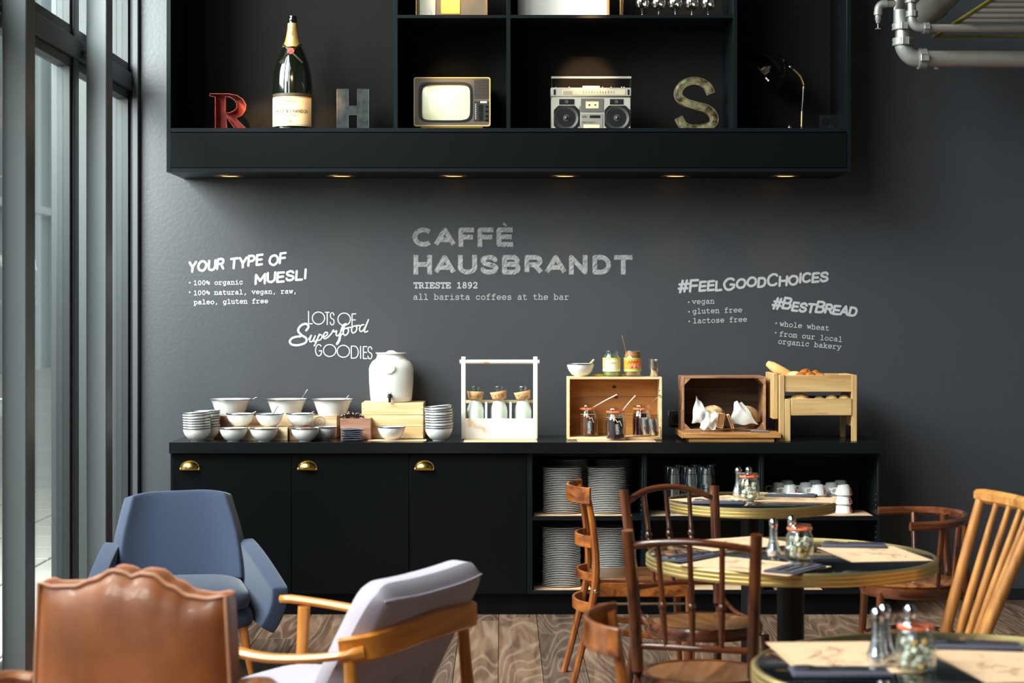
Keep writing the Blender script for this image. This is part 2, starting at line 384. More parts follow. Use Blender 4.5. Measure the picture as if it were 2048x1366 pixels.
# window wall on the left: frames with glass between free standing inner posts
for i, y in enumerate((8.97, 7.46, 5.95, 4.44, 2.93, 1.42, -.09)):
    S('trim_%d' % (i+2), B().box(-1.966, -1.87, y, y+.145, 0, 7.0, .004), m_steel)
    br = B().box(-2.0, -1.966, y+.03, y+.11, 2.765, 2.79, .002)
    mk('bracket', br, M('galvanised', (150,152,154), .35, .7), bpy.data.objects['trim_%d' % (i+2)])
S('trim_20', B().box(-2.07, -1.985, YW-.028, YW, 0, 7.0, .003), M('dark_frame', (36,39,42), .45))
S('trim_21', B().box(-2.12, -1.985, -2.0, YW-.028, 2.735, 2.83, .004), m_steel2)
S('trim_22', B().box(-2.16, -2.0, -2.0, YW-.028, -.02, .05, .004), m_steel2)
S('trim_23', B().box(-2.16, -1.99, -2.0, YW-.028, 6.85, 7.0, .004), m_steel2)
ys = [YW-.028, 8.94, 7.43, 5.92, 4.41, 2.90, 1.39, -.12, -1.63]
for i in range(8):
    y1 = ys[i] if i == 0 else ys[i]-.10; y0 = ys[i+1]
    w = bpy.data.objects.new('window_%d' % (i+1), None); COL.objects.link(w); w['kind'] = 'structure'
    mk('mullion', B().box(-2.10, -1.992, y0-.10, y0, .05, 6.85, .004), m_steel2, w)
    f = B()
    for z0, z1 in ((.05, 2.735), (2.83, 6.85)):
        t = .055
        f.box(-2.07, -2.005, y0, y0+.03, z0, z1, .003).box(-2.07, -2.005, y1-.03, y1, z0, z1, .003)
        f.box(-2.07, -2.005, y0+.03, y1-.03, z0, z0+t, .003).box(-2.07, -2.005, y0+.03, y1-.03, z1-.045, z1, .003)
    mk('window_frame', f, M('dark_frame', (36,39,42), .45), w)
    mk('glass_pane', B().box(-2.042, -2.034, y0+.03, y1-.03, .105, 2.69), m_pane, w, sm=0)
    mk('glass_pane', B().box(-2.042, -2.034, y0+.03, y1-.03, 2.885, 6.80), m_pane, w, sm=0)
S('trim_24', B().box(-2.41, -1.986, YW+.002, YW+.5, -.05, 7.1, .005), M('added_block_grey', (46,50,52), .5, var=.15, vscale=3, stretch=(3,3,.2)))  # dark block added outside so the last window bay looks grey
# street outside
st = mk('pavement', B().box(-14, -2.16, -3, 60, -.14, -.05), M('street_concrete', (196,192,186), .9, bump=.3, bscale=8, var=.2, vscale=1.2), sm=0); st['kind'] = 'structure'
pv = []
for i in range(14):
    for j in range(5):
        pv.append(mk('paving_slab', B().box(-2.9-j*.6, -2.32-j*.6, 8.6+i*.6, 9.18+i*.6, -.05, -.035+random.uniform(-.002,.002), .004), M('street_slab', (206,200,190), .85, var=.15, vscale=2), st, sm=0))
fb = thing('neighbour_facade', 'pale grey rendered facade with upright piers across the street', 'building', (-12.5, 8, -.05))
mk('wall', B().box(-1.2, -.2, 0, 90, 0, 15), M('pale_render', (168,176,176), .85, var=.08, vscale=.6), fb, sm=0)
for i in range(34):
    mk('pier', B().box(-.2, .05, 1.0+i*2.6, 1.7+i*2.6, 0, 14.6, .01), M('pale_render2', (206,212,212), .8), fb, sm=0)
mk('string_course', B().box(-.2, .12, 0, 70, 4.2, 4.4, .01), M('pale_render2', (206,212,212)), fb, sm=0)

# ---------------------------------------------------------------- wall cupboard with display shelves
m_blk = M('black_laminate', (7,10,12), .33, bump=.05, bscale=90, spec=.16)
m_blk2 = M('black_laminate_edge', (14,19,22), .3, spec=.25)
YU = 9.74
def ux(px): return (px-CX)*YU/F
def uz(py): return CH-(py-CY)*YU/F
cab = thing('wall_cupboard', 'long black wall-hung shelf unit above the counter with open display bays', 'shelf unit', (0, YU, 0))
t = .022
XL, XR = ux(333), ux(1702); ZB, ZS = uz(344), uz(256); ZT = 4.16; D = YW-YU
mk('side_panel', B().box(XL, XL+t, 0, D, ZB, ZT, .0012), m_blk2, cab); mk('side_panel', B().box(XR-t, XR, 0, D, ZB, ZT, .0012), m_blk2, cab)
mk('back_panel', B().box(XL+t, XR-t, D-.012, D-.001, ZB, ZT), M('black_backboard', (30,29,28), .8, bump=.2, bscale=160, spec=.05), cab, sm=0)
mk('underside_panel', B().box(XL+t, XR-t, .002, D-.012, ZB, ZB+.022, .001), m_blk, cab)
mk('lower_rail', B().box(XL+t, XR-t, 0, .02, ZB+.001, uz(336.5), .001), m_blk2, cab)
mk('fascia_board', B().box(XL+t, XR-t, -.003, .016, uz(335), uz(265.5), .0012), m_blk, cab)
mk('bottom_shelf', B().box(XL+t, XR-t, 0, D-.012, uz(264), ZS, .001), m_blk2, cab)
for px in (787, 1013, 1466.5):
    mk('divider', B().box(ux(px), ux(px)+.021, .003, D-.012, ZS, ZT, .001), m_blk2, cab)
for a, c in ((787, 1013), (1013, 1466.5)):
    mk('shelf', B().box(ux(a)+.021, ux(c), .003, D-.012, uz(36), uz(29.5), .001), m_blk2, cab)
ZS2 = uz(29.5)
mk('top_panel', B().box(XL+t, XR-t, 0, D-.012, ZT-.022, ZT), m_blk, cab)
m_glow = M('lamp_glow', (255,214,150), .3, emit=((255,200,120), 6))
for i, px in enumerate((460, 683, 908, 1130, 1351, 1571)):
    Yd = (CH-ZB)*F/(352-CY); x = (px-CX)*Yd/F
    d = thing('recessed_downlight', 'round recessed downlight under the black wall cupboard, %s from the left' % ('first','second','third','fourth','fifth','last')[i], 'light', (x, Yd, ZB), 0, 'downlights under the wall cupboard')
    mk('trim_ring', B().lathe([(.055,.004),(.055,-.001),(.062,-.005),(.078,-.004),(.080,0),(.078,.001)], n=28), M('brass_ring', (150,120,80), .3, 1), d)
    mk('lens', B().lathe([(0,.0),(.054,.0),(.054,.003),(0,.004)], n=24), m_glow, d)
    l = bpy.data.lights.new('downlight', 'SPOT'); l.energy = 6.0; l.color = WARM; l.spot_size = 1.5; l.spot_blend = 1; l.shadow_soft_size = .03
    lo = bpy.data.objects.new('downlight', l); COL.objects.link(lo); lo.location = (x, Yd, ZB-.012)

# ---------------------------------------------------------------- base cabinets and worktop
YC = 9.70; ZW = CH-(885-CY)*9.67/F
def cx(px): return (px-CX)*YC/F
def cz(py): return CH-(py-CY)*YC/F
WX0, WX1 = (338-CX)*9.67/F, (1762-CX)*9.67/F
wt = mk('worktop', B().box(WX0, WX1, 9.67, YW-.001, ZW-.056, ZW, .0015), M('black_worktop', (16,19,21), .2, spec=.4, bump=.03, bscale=200), sm=30)
tag(wt, 'long black worktop carrying the breakfast buffet', 'worktop')
zc = ZW-.056
pl = thing('cabinet_plinth', 'black recessed plinth under the row of cabinets', 'plinth', (0, 9.74, 0))
mk('plinth_board', B().box(cx(341), cx(1760), 0, .018, 0, cz(1189), .001), m_blk, pl)
mk('plinth_return', B().box(cx(341), cx(341)+.018, .018, YW-9.74-.002, 0, cz(1189), .001), m_blk, pl)
mk('plinth_return', B().box(cx(1760)-.018, cx(1760), .018, YW-9.74-.002, 0, cz(1189), .001), m_blk, pl)
m_brass = M('polished_brass', (214,178,96), .22, 1, var=.15, vscale=30)
z0, z1 = cz(1188), zc
for i, (a, c, w) in enumerate(((341, 583, 'leftmost, behind blue armchair'), (583, 818.5, 'middle one'), (818.5, 1060, 'next to the open shelves'))):
    u = thing('door_cabinet', 'black base cabinet with flat door and brass cup handle, '+w, 'cabinet', (cx(a), YC, z0), 0, 'closed cabinets under the worktop')
    wd = cx(c)-cx(a); h = z1-z0; dd = YW-YC-.002
    bd = B(); bd.box(0,.016,.02,dd,0,h,.0008).box(wd-.016,wd,.02,dd,0,h,.0008).box(.016,wd-.016,.02,dd,0,.016).box(.016,wd-.016,.02,dd,h-.016,h).box(.016,wd-.016,dd-.01,dd,.016,h-.016)
    mk('body', bd, m_blk, u)
    x0 = cx(347)-cx(341) if i == 0 else .0015; x1 = wd-.0015-(cx(1060)-cx(1054) if i == 2 else 0)
    if i == 0: mk('end_panel', B().box(0, x0-.002, 0, .02, 0, h, .001), m_blk2, u)
    if i == 2: mk('end_panel', B().box(x1+.002, wd, 0, .02, 0, h, .001), m_blk2, u)
    dr = mk('door', B().box(x0, x1, -.002, .018, .001, cz(908.5)-z0, .0012), m_blk, u)
    hx = cx((380, 615, 849)[i])-cx(a); hz = cz(939)-z0
    hb = B(); hw, hh, hd = .047, .044, .026
    hb.grid(lambda p, q: Vector((hx-hw*math.cos(pi*p)*(.55+.45*math.cos(q*pi/2)) if False else hx-hw*.93*math.cos(pi*p)*math.cos(q*pi/2*.0), -.004-hd*math.sin(q*pi/2)*math.sin(pi*p)**.6, hz+.003+hh*.86*math.sin(pi*p)**.75*math.cos(q*pi/2))), 18, 7)
    fl = [(hx-hw*math.cos(pi*k/20), hz+hh*math.sin(pi*k/20)**.8 if 0 < k < 20 else hz) for k in range(21)]
    hb.wall([(p, q) for p, q in fl], -.0065, -.002, .006)
    for s in (-1, 1): hb.ball((hx+s*hw*.98, -.006, hz+.003), .0065, 8, 1, .5, 1)
    mk('handle', hb, m_brass, dr, label='polished brass cup handle', mods=(SOL(.0012),))
m_in = M('black_shelf_inside', (10,11,12), .55)
ush = []
for i, (a, c, w) in enumerate(((1060, 1289, 'holding stacks of white plates'), (1289, 1523, 'holding drinking glasses'), (1523, 1760, 'holding white coffee cups'))):
    u = thing('open_cabinet', 'black open shelf cabinet '+w, 'cabinet', (cx(a), YC, z0), 0, 'open shelf cabinets under the worktop')
    wd = cx(c)-cx(a); h = z1-z0; dd = YW-YC-.002; s_ = .0125
    for x in (0, wd-s_): mk('side_panel', B().box(x, x+s_, .0, dd, 0, h, .0008), m_blk2, u)
    mk('back_panel', B().box(s_, wd-s_, dd-.01, dd, 0, h), m_in, u, sm=0)
    mk('bottom_board', B().box(s_, wd-s_, .0, dd-.01, 0, .018, .0008), m_blk2, u)
    mk('top_rail', B().box(s_, wd-s_, .0, dd-.01, h-.014, h, .0008), m_blk, u)
    mk('shelf', B().box(s_, wd-s_, .002, dd-.01, cz(1041)-z0, cz(1032.5)-z0, .0008), m_blk2, u)
    pn = B()
    for zz in [cz(y)-z0 for y in (990, 1001, 1012, 1023, 1045, 1055, 1066, 1077)]:
        for x, q in ((s_, 1), (wd-s_, -1)): pn.cyl((x, .05, zz), (x+q*.0012, .05, zz), .0028, 8)
    mk('shelf_pin_holes', pn, M('pin_socket', (150,150,150), .4, .6), u, kind='stuff')
ZSH = cz(1032.5); ZBO = z0+.018
# wall sockets
def socket(px, py, Y, n, label, col=(30,32,34)):
    c = P(px, py, Y); k = thing('wall_socket', label, 'socket', (c.x, Y, c.z))
    b = B(); w = .04
    for i in range(n): b.box(i*2*w-w*n, i*2*w+2*w-w*n-.001, -.009, 0, -w, w, .003)
    mk('plate', b, M('socket_plate%d' % col[0], col, .35), k)
    q = B()
    for i in range(n): q.lathe([(.021,-.001),(.0195,.0015),(.0195,.003),(0,.003)], (0,0,0), 18, mat=Matrix.Translation((i*2*w+w-w*n, -.011, 0)) @ Matrix.Rotation(pi/2, 4, 'X'))
    mk('insert', q, M('socket_insert', (14,15,16), .3), k)
socket(1351, 836, YW-.001, 1, 'black wall socket left of the wooden bread crate')
socket(1652, 244, YW-.015, 1, 'black socket at the back of the lamp bay')
# ---------------------------------------------------------------- lettering on the wall
m_wht = M('white_wall_paint', (208,208,210), .7)
m_wht_dim = M('dimmed_white_paint', (164,166,170), .7)  # white lettering paint darkened to stand in for the weaker light further right
def wxf(px, py, rot=0, Y=YW-.0015, lay=0):
    """text space in photo pixels at the wall plane, origin on the baseline start"""
    k = Y/F; o = P(px, py, Y); c, s = math.cos(rot), math.sin(rot)
    return lambda x, y: Vector((o.x+(x*c-y*s)*k, Y, o.z+(x*s+y*c)*k))
def line(par, name, s, px, py, wpx, hpx, w, rot=0, font='cou', mat=None, **kw):
    """text of given total width (photo px at the wall) and glyph height"""
    rot = math.radians(rot)
    if name == 'headline':
        probe = B(); e = text(probe, s, hpx, w, lambda x, y: Vector((x, y, 0)), font, **kw); probe.bm.free()
        kw['hs'] = kw.get('hs', 1)*wpx/e
        return text(B(), s, hpx, w, wxf(px, py, rot), font, each=lambda q: mk('letter', q, mat or m_wht, par, sm=0, fix=False), **kw)
    if font == 'cou': size = wpx/len(s)/.6; kw.setdefault('hs', 1.0); b = B(); text(b, s, size, w, wxf(px, py, rot), 'cou', **kw)
    else:
        probe = B(); e = text(probe, s, hpx, w, lambda x, y: Vector((x, y, 0)), font, **kw); probe.bm.free()
        kw['hs'] = kw.get('hs', 1)*wpx/e; b = B(); text(b, s, hpx, w, wxf(px, py, rot), font, **kw)
    return mk(name, b, mat or m_wht, par, sm=0, kind='stuff', fix=False)
mark = dict(font='sans', gap=26, jit=2.2, slant=.16)
T = lambda n, l, px, py: thing(n, l, 'lettering', (0,0,0))
g = T('muesli_lettering', 'white wall lettering reading YOUR TYPE OF MUESLI with three list lines', 0, 0)
line(g, 'headline', 'YOUR TYPE OF', 378, 543, 198, 19, 4.5, 5, **mark)
line(g, 'headline', 'MUESLI', 511, 567, 106, 18, 4.5, 5, **mark)
for s, x, y in (('100% organic', 387, 570), ('100% natural, vegan, raw,', 387, 590), ('paleo, gluten free', 387.5, 608.5)):
    line(g, 'list_line', s, x, y, len(s)*8.3, 0, 1.25, 1.0)
for y in (565, 584): line(g, 'bullet', '*', 375, y+4, 9, 0, 2, 0)
g = T('goodies_lettering', 'white wall lettering reading LOTS OF Superfood GOODIES left of the water jar', 0, 0)
def deco(s_list, par, name, rot, w=1.9):
    for ch, x0, x1, y0, h in s_list:
        b = B()
        wd, code = SANS[ch]
        for stt in parse(code):
            ribbon(b, [(x0+(p/wd)*(x1-x0), q*h/100) for p, q in stt], w, (lambda yy: wxf(0, yy, 0))(y0))
        mk('letter', b, m_wht, par, sm=0, fix=False)
    
def deco_at(cr, par, name):   # letters given in the lettering's own drawing units (4.655 per px)
    k = 4.655; deco([(c, 340+a/k, 340+b_/k, 480+y/k, h/k) for c, a, b_, y, h in cr], par, name, 0)
deco_at([('L',1290,1325,780,115),('O',1325,1440,785,115),('T',1446,1482,788,115),('S',1492,1528,790,112),('O',1563,1680,795,115),('F',1695,1730,800,112)], g, 'top_line')
deco_at([('G',1355,1412,1080,108),('O',1428,1545,1085,112),('O',1556,1672,1092,112),('D',1688,1755,1100,112),('I',1768,1780,1102,112),('E',1800,1834,1104,112),('S',1842,1880,1106,112)], g, 'bottom_line')
b = B(); k = 4.655; xf0 = wxf(340, 480)
def sp(pts, w): ribbon(b, [(v.x/k, -v.y/k) for v in spl([(x, y, 0) for x, y in pts], 7)], w, xf0)
sp([(1268,842),(1290,805),(1262,780),(1215,800),(1193,845),(1225,885),(1268,915),(1262,955),(1200,978),(1140,975),(1115,948),(1135,915),(1180,900),(1215,898)], 4.2)
sp([(1290,925),(1316,888),(1302,930),(1306,948),(1328,938),(1352,892),(1338,935),(1352,946),(1372,925)], 2.6)
sp([(1390,878),(1362,950),(1343,985)], 2.8); sp([(1375,905),(1400,882),(1416,895),(1404,925),(1378,935),(1366,925)], 2.4)
sp([(1425,905),(1462,885),(1464,862),(1445,862),(1428,890),(1436,918),(1470,905),(1505,868)], 2.6)
sp([(1505,868),(1522,838),(1530,856),(1552,846),(1546,880),(1558,892),(1580,875)], 2.6)
sp([(1580,875),(1612,820),(1640,780),(1610,795),(1590,850),(1570,930),(1552,962),(1556,972),(1580,935),(1590,890),(1610,870)], 2.6)
sp([(1650,820),(1625,826),(1612,862),(1628,888),(1655,868),(1662,835),(1648,820),(1690,812)], 2.6)
sp([(1728,800),(1702,806),(1690,842),(1704,866),(1732,848),(1740,812),(1726,800),(1764,795)], 2.6)
sp([(1804,788),(1778,796),(1764,830),(1776,852),(1800,838),(1822,800),(1848,742),(1812,835),(1818,858),(1840,848)], 2.6)
mk('script_word', b, m_wht, g, sm=0, fix=False)
# chalk style shop name: hatched paint
mc = bpy.data.materials.new('chalk_hatching'); MATS['chalk'] = mc; mc.use_nodes = True
nt = mc.node_tree; N = nt.nodes; L_ = nt.links; p_ = N['Principled BSDF']; p_.inputs['Roughness'].default_value = .8
tc = N.new('ShaderNodeTexCoord'); mp = N.new('ShaderNodeMapping'); mp.inputs['Rotation'].default_value = (0, -pi/4, 0); mp.inputs['Scale'].default_value = (30, 30, 420)
mp.vector_type = 'TEXTURE' if False else 'POINT'
rt = N.new('ShaderNodeVectorRotate'); rt.rotation_type = 'Y_AXIS'; rt.inputs['Angle'].default_value = pi*.27
nz = N.new('ShaderNodeTexNoise'); nz.inputs['Scale'].default_value = 1; nz.inputs['Detail'].default_value = 3
mp.inputs['Rotation'].default_value = (0, 0, 0)
L_.new(tc.outputs['Object'], rt.inputs['Vector']); L_.new(rt.outputs[0], mp.inputs[0]); L_.new(mp.outputs[0], nz.inputs['Vector'])
rp = N.new('ShaderNodeValToRGB'); rp.color_ramp.elements[0].position = .34; rp.color_ramp.elements[1].position = .56
rp.color_ramp.elements[0].color = lin((52,54,57)); rp.color_ramp.elements[1].color = lin((158,160,163))
L_.new(nz.outputs['Fac'], rp.inputs[0]); L_.new(rp.outputs[0], p_.inputs['Base Color'])
g = T('shop_name_lettering', 'large hatched chalk lettering with the shop name, centred over the counter', 0, 0)
def blk(lst, base, h, w, name):
    for ch, x0, x1 in lst:
        b = B()
        wd, code = SANS[ch]
        for stt in parse(code):
            hw = w/2
            pts = [(x0+hw+(p/wd)*(x1-x0-w), hw+q*(h-w)/100) for p, q in stt]
            ribbon(b, pts, w, wxf(0, base), 'square' if ch not in 'CSAR' else 'butt')
        if x0 == 993: ribbon(b, [(1006,47), (1013,41.5)], 4.5, wxf(0, 493.5), 'butt')
        mk('letter', b, mc, g, sm=0, fix=False)
blk([('C',825,866),('A',867,912),('F',917,948),('F',955,987),('E',993,1026)], 493.5, 38.5, 9.5, 'n')
blk([('H',827,864),('A',867,912),('U',916,954),('S',960,997),('B',1004,1042),('R',1049,1087),('A',1089,1134),('N',1138,1175),('D',1185,1223),('T',1228,1265)], 549, 39, 9.5, 'n')
line(g, 'small_line', 'TRIESTE 1892', 827, 576, 129, 0, 2.3, 0, mat=m_wht_dim)
line(g, 'small_line', 'all barista coffees at the bar', 826, 599, 312.5, 0, 1.35, 0, mat=m_wht_dim)
g = T('choices_lettering', 'white wall lettering reading #FEELGOODCHOICES with a list of three', 0, 0)
line(g, 'headline', '#FeelGoodChoices', 1357, 586, 303, 22, 4.9, 4.6, **dict(mark, smallcaps=True, gap=18), mat=m_wht_dim)
for i, s in enumerate(('vegan', 'gluten free', 'lactose free')):
    line(g, 'list_line', s, 1384+i*.8, 608+i*19.2, len(s)*9.1, 0, 1.35, 1.8, mat=m_wht_dim); line(g, 'bullet', '*', 1373+i*.5, 608+i*19.2, 9, 0, 2, 0, mat=m_wht_dim)
g = T('bread_lettering', 'white wall lettering reading #BESTBREAD with a tilted list, above the bread', 0, 0)
line(g, 'headline', '#BestBread', 1544, 616, 172, 21, 4.9, -5.5, **dict(mark, smallcaps=True, gap=18), mat=m_wht_dim)
for s, x, y in (('whole wheat', 1559, 652), ('from our local', 1558, 672), ('organic bakery', 1555.5, 687)):
    line(g, 'list_line', s, x, y, len(s)*9.1, 0, 1.35, -5.2, mat=m_wht_dim)
line(g, 'bullet', '*', 1548, 650, 9, 0, 2, 0, mat=m_wht_dim); line(g, 'bullet', '*', 1547, 669, 9, 0, 2, 0, mat=m_wht_dim)
# ================================================================ things on the display shelves
YS = 9.93
def at(px, py, Y=YS): return P(px, py, Y)
kS = YS/F                                   # metres per photo pixel at the display depth
m_black = M('black_plastic', (20,20,21), .35); m_chrome = M('chrome', (205,205,208), .14, 1); m_silver = M('brushed_silver', (206,198,186), .36, .55, var=.08, vscale=60)
# --- big bottle
bt = thing('champagne_bottle', 'giant dark green champagne bottle with cream label and gold neck foil', 'bottle', (at(585,0).x, YS, ZS))
q = lambda r, y: (r*kS, (254-y)*kS)
m_bot = M('dark_green_glass', (10,16,10), .06, coat=1, spec=.8)
body = [(0,.004),(.055,.0),q(38,253),q(39,248),q(39,190),q(39.3,160),q(37.5,140),q(33,120),q(27,103),q(20,88),q(14.5,74),q(12,62),q(10,50),q(9.2,38)]
mk('bottle_body', B().lathe(body, n=40), m_bot, bt, sm=60)
mk('bottle_mouth', B().lathe([q(9,38),q(8.5,34),q(9,33),q(9.3,29),q(8.2,27),q(8,23.5),q(6,23),(0,.862-.26)], n=24), m_bot, bt)
m_foil = M('gold_foil', (222,178,104), .35, .6, bump=.5, bscale=120)
mk('neck_foil', B().lathe([q(9.6,38),q(10.4,50),q(12.4,62),q(15,74),q(20.2,86.5)], n=28), m_foil, bt)
def cyl_patch(b, R, z0, z1, a0, a1, n=20): return b.grid(lambda u, v: Vector((R*math.sin(lerp(a0,a1,u)), -R*math.cos(lerp(a0,a1,u)), lerp(z0,z1,v))), n, 1)
R = 39.6*kS; m_cream = M('cream_label', (238,218,176), .6); m_ink = M('label_ink', (84,66,46), .7); m_gold = M('gold_print', (176,140,74), .5)
mk('label', cyl_patch(B(), R, (254-246)*kS, (254-188)*kS, -1.35, 1.35), m_cream, bt)
mk('label_border', cyl_patch(cyl_patch(B(), R+.0004, (254-190)*kS, (254-188.5)*kS, -1.3, 1.3), R+.0004, (254-244.5)*kS, (254-243.5)*kS, -1.3, 1.3), m_gold, bt)
mk('label_band', cyl_patch(B(), R-.0003, (254-188)*kS, (254-181)*kS, -1.35, 1.35), M('dark_band', (60,52,40), .5), bt)
def on_cyl(R, x0, z): return lambda x, y: Vector(((R)*math.sin((x0+x)*kS/R), -R*math.cos((x0+x)*kS/R), z+y*kS))
b = B(); b.out = Vector((0,-1,0)); text(b, 'MOET & CHANDON', 6.0, 1.0, on_cyl(R+.0012, -34, (254-220)*kS), 'sans', gap=30, hs=.92); ribbon(b, [(-17.5,7.6),(-17.5,8.2)], .9, on_cyl(R+.0012, 0, (254-220)*kS)); ribbon(b, [(-15.5,7.6),(-15.5,8.2)], .9, on_cyl(R+.0012, 0, (254-220)*kS))
mk('label_name', b, m_ink, bt, sm=0, fix=False, kind='stuff')
b = B(); text(b, 'BRUT IMPERIAL', 3.4, .6, on_cyl(R+.0012, -19, (254-199)*kS), 'sans', gap=34, hs=.85); text(b, 'CHAMPAGNE', 3.0, .5, on_cyl(R+.0012, -14, (254-228)*kS), 'sans', gap=34, hs=.9)
for i in range(5): a = pi/2+i*4*pi/5; a2 = pi/2+(i+1)*4*pi/5; ribbon(b, [(3.2*math.cos(a), 3.2*math.sin(a)), (3.2*math.cos(a2), 3.2*math.sin(a2))], .9, on_cyl(R+.0012, 0, (254-237)*kS))
mk('label_small_print', b, m_gold, bt, sm=0, fix=False, kind='stuff')
b = B(); text(b, 'MOET', 7, 1.1, lambda x, y: Vector((-.006+y*kS*.6, -.0287-.0006*x, (254-72+x)*kS)), 'sans', gap=34, hs=.9)
mk('neck_name', b, m_ink, bt, sm=0, fix=False, kind='stuff')
def seal_r(y): return {86:20.4,96:24,100:26,118:32.5,110:30}.get(y, 24)
b = B()
for s in (-1, 1):
    for (x0, y0), (x1, y1) in (((s*-19,80),(s*23,120)),):
        pts = []
        for i in range(11):
            tt = i/10; x = lerp(x0,x1,tt); y = lerp(y0,y1,tt); rr = lerp(17.5, 33.5, (y-80)/40)+.8
            pts.append(Vector((x*kS, -math.sqrt(max(rr*rr-x*x, 1))*kS-.0006, (254-y)*kS)))
        b.band(pts, .010, .001, up=(s*.7,-.4,.7))
mk('neck_ribbon', b, M('black_gold_ribbon', (52,40,22), .45, var=.5, vscale=300), bt)
mk('seal', B().lathe([(0,.002),(.0165,.0018),(.0185,0)], n=24, mat=Matrix.Translation((-.001,-.065,(254-96)*kS)) @ Matrix.Rotation(pi/2-.35, 4, 'X')), M('red_seal', (190,74,60), .4), bt)
# --- letters
def L2(pts, x0, y1): return [((x-x0)*kS, (y1-y)*kS) for x, y in pts]
Rr = [(421,181),(461,181),(476,186),(488,195),(493,206),(492,216),(486,225),(474,232),(501,255),(468,255),(450,226),(450,248),(462,256),(421,256),(430,249),(430,190),(421,184)]
Rh = [(451,187),(459,187),(468,192),(474,200),(474,209),(468,215),(459,219),(451,219)]
Rr = [(420,181),(458,181),(474,184),(486,192),(492,203),(491,214),(484,224),(472,230),(492,250),(501,252),(501,256),(474,256),(454,228),(454,250),(462,252),(462,256),(420,256),(420,252),(431,250),(431,187),(420,185)]
ox, oy = 460, 256
lr = thing('letter_r', 'rusty red metal sign letter R, hollow fronted, leftmost on the display shelf', 'sign letter', (at(460,0).x, YS+.02, ZS), 0, 'old sign letters')
m_red = M('worn_red_paint', (168,44,30), .5, .2, var=.45, vscale=14, col2=(96,20,14)); m_redr = M('red_letter_rim', (176,84,70), .4, .4, var=.5, vscale=40)
mk('back_plate', B().prism([L2(Rr,ox,oy), L2(Rh,ox,oy)], .036, .039), m_red, lr, sm=20)
mk('side_wall', B().wall(L2(Rr,ox,oy), -.03, .036, .0022).wall(L2(Rh,ox,oy), -.03, .036, .0022), m_redr, lr, sm=20)
Hh = [(673,169),(696,169),(696,203),(714,203),(714,169),(737,169),(737,255),(714,255),(714,221),(696,221),(696,255),(673,255)]
lh = thing('letter_h', 'dark mottled metal sign letter H right of the big bottle', 'sign letter', (at(705,0).x, YS+.03, ZS), 0, 'old sign letters')
mk('front_plate', B().prism(L2(Hh,705,255), -.004, .05), M('mottled_metal', (62,66,68), .4, .5, var=.7, vscale=30, col2=(22,24,26)), lh, sm=20)
mk('edge_strip', B().wall(L2(Hh,705,255), -.006, .05, .0025), M('worn_edge', (112,112,110), .4, .6, var=.6, vscale=50), lh, sm=20)
Sc = [(1437,178),(1428,160),(1410,151.5),(1388,149),(1368,155),(1356.5,170),(1358,187),(1372,199),(1395,206),(1418,213),(1433,226),(1432,243),(1416,256)]
Sc = [(1423,178),(1415,163),(1398,154),(1380,154),(1364,162),(1357,176),(1361,188),(1375,197),(1395,203),(1415,209),(1427,220),(1429,234),(1418,244),(1400,248.5),(1380,248),(1366,240),(1358,226)]
pts = spl([((x-1394)*kS, 0, (254.5-y)*kS) for x, y in Sc], 4); wS = 15*kS
ls = thing('letter_s', 'sign letter S covered in camouflage pattern right of the radio', 'sign letter', (at(1394,0).x, YS+.03, ZS), 0, 'old sign letters')
m_camo = M('camouflage_print', (124,120,86), .3, .2, var=.9, vscale=26, col2=(48,36,18), contrast=.22)
mk('front_plate', B().band(pts, .045, wS, up=(0,1,0), r=.02), m_camo, ls, sm=50)
le = []; re = []
for i, p in enumerate(pts):
    tt = (pts[min(i+1,len(pts)-1)]-pts[max(i-1,0)]).normalized(); n_ = Vector((-tt.z,0,tt.x)); le.append(p+n_*wS/2); re.append(p-n_*wS/2)
mk('edge_strip', B().band(le+re[::-1], .05, .0022, up=(0,1,0), closed=True), M('worn_pink_edge', (178,150,138), .4, .4, var=.5, vscale=60, col2=(80,60,50)), ls)
# --- television
tv = thing('television', 'small vintage television with cream screen on yellow stand', 'television', (at(905,0).x, YS, ZS))
def K(x, y): return ((x-905)*kS, (255-y)*kS)
def rr_(x0, x1, y0, y1, r, n=5):
    o = []
    for cx_, cy_, a in ((x1-r,y1-r,0),(x0+r,y1-r,90),(x0+r,y0+r,180),(x1-r,y0+r,270)):
        for i in range(n+1): t_ = math.radians(a+90*i/n); o.append((cx_+r*math.cos(t_), cy_+r*math.sin(t_)))
    return o
ax, az = K(828,246); bx2, bz = K(981,148)
m_tvs = M('cream_tv_case', (196,160,96), .4); m_tvf = M('brown_tv_front', (96,84,74), .38, .3)
b = B(); sec = rr_(ax, bx2, az, bz, .012)
mk('case', b.prism([sec, rr_(ax+.006, bx2-.006, az+.006, bz-.006, .008)], -.035, .12).prism(rr_(ax+.008, bx2-.008, az+.008, bz-.008, .01), .06, .24), m_tvs, tv)
fr = rr_(ax+.005, bx2-.005, az+.005, bz-.005, .01); sx0, sz0 = K(838,237); sx1, sz1 = K(944,158)
sh = [((sx0+sx1)/2+(sx1-sx0)/2*math.copysign(abs(math.cos(a))**.32, math.cos(a)), (sz0+sz1)/2+(sz1-sz0)/2*math.copysign(abs(math.sin(a))**.32, math.sin(a))) for a in [2*pi*i/40 for i in range(40)]]
mk('front_panel', B().prism([fr, sh], -.032, -.018), m_tvf, tv, sm=30)
b = B(); c0 = ((sx0+sx1)/2, (sz0+sz1)/2)
mk('screen_surround', B().prism([[(c0[0]+(x-c0[0])*1.015, c0[1]+(z-c0[1])*1.015) for x, z in sh], [(c0[0]+(x-c0[0])*.93, c0[1]+(z-c0[1])*.92) for x, z in sh]], -.036, -.012), m_black, tv)
b = B(); n = 10; vs = []
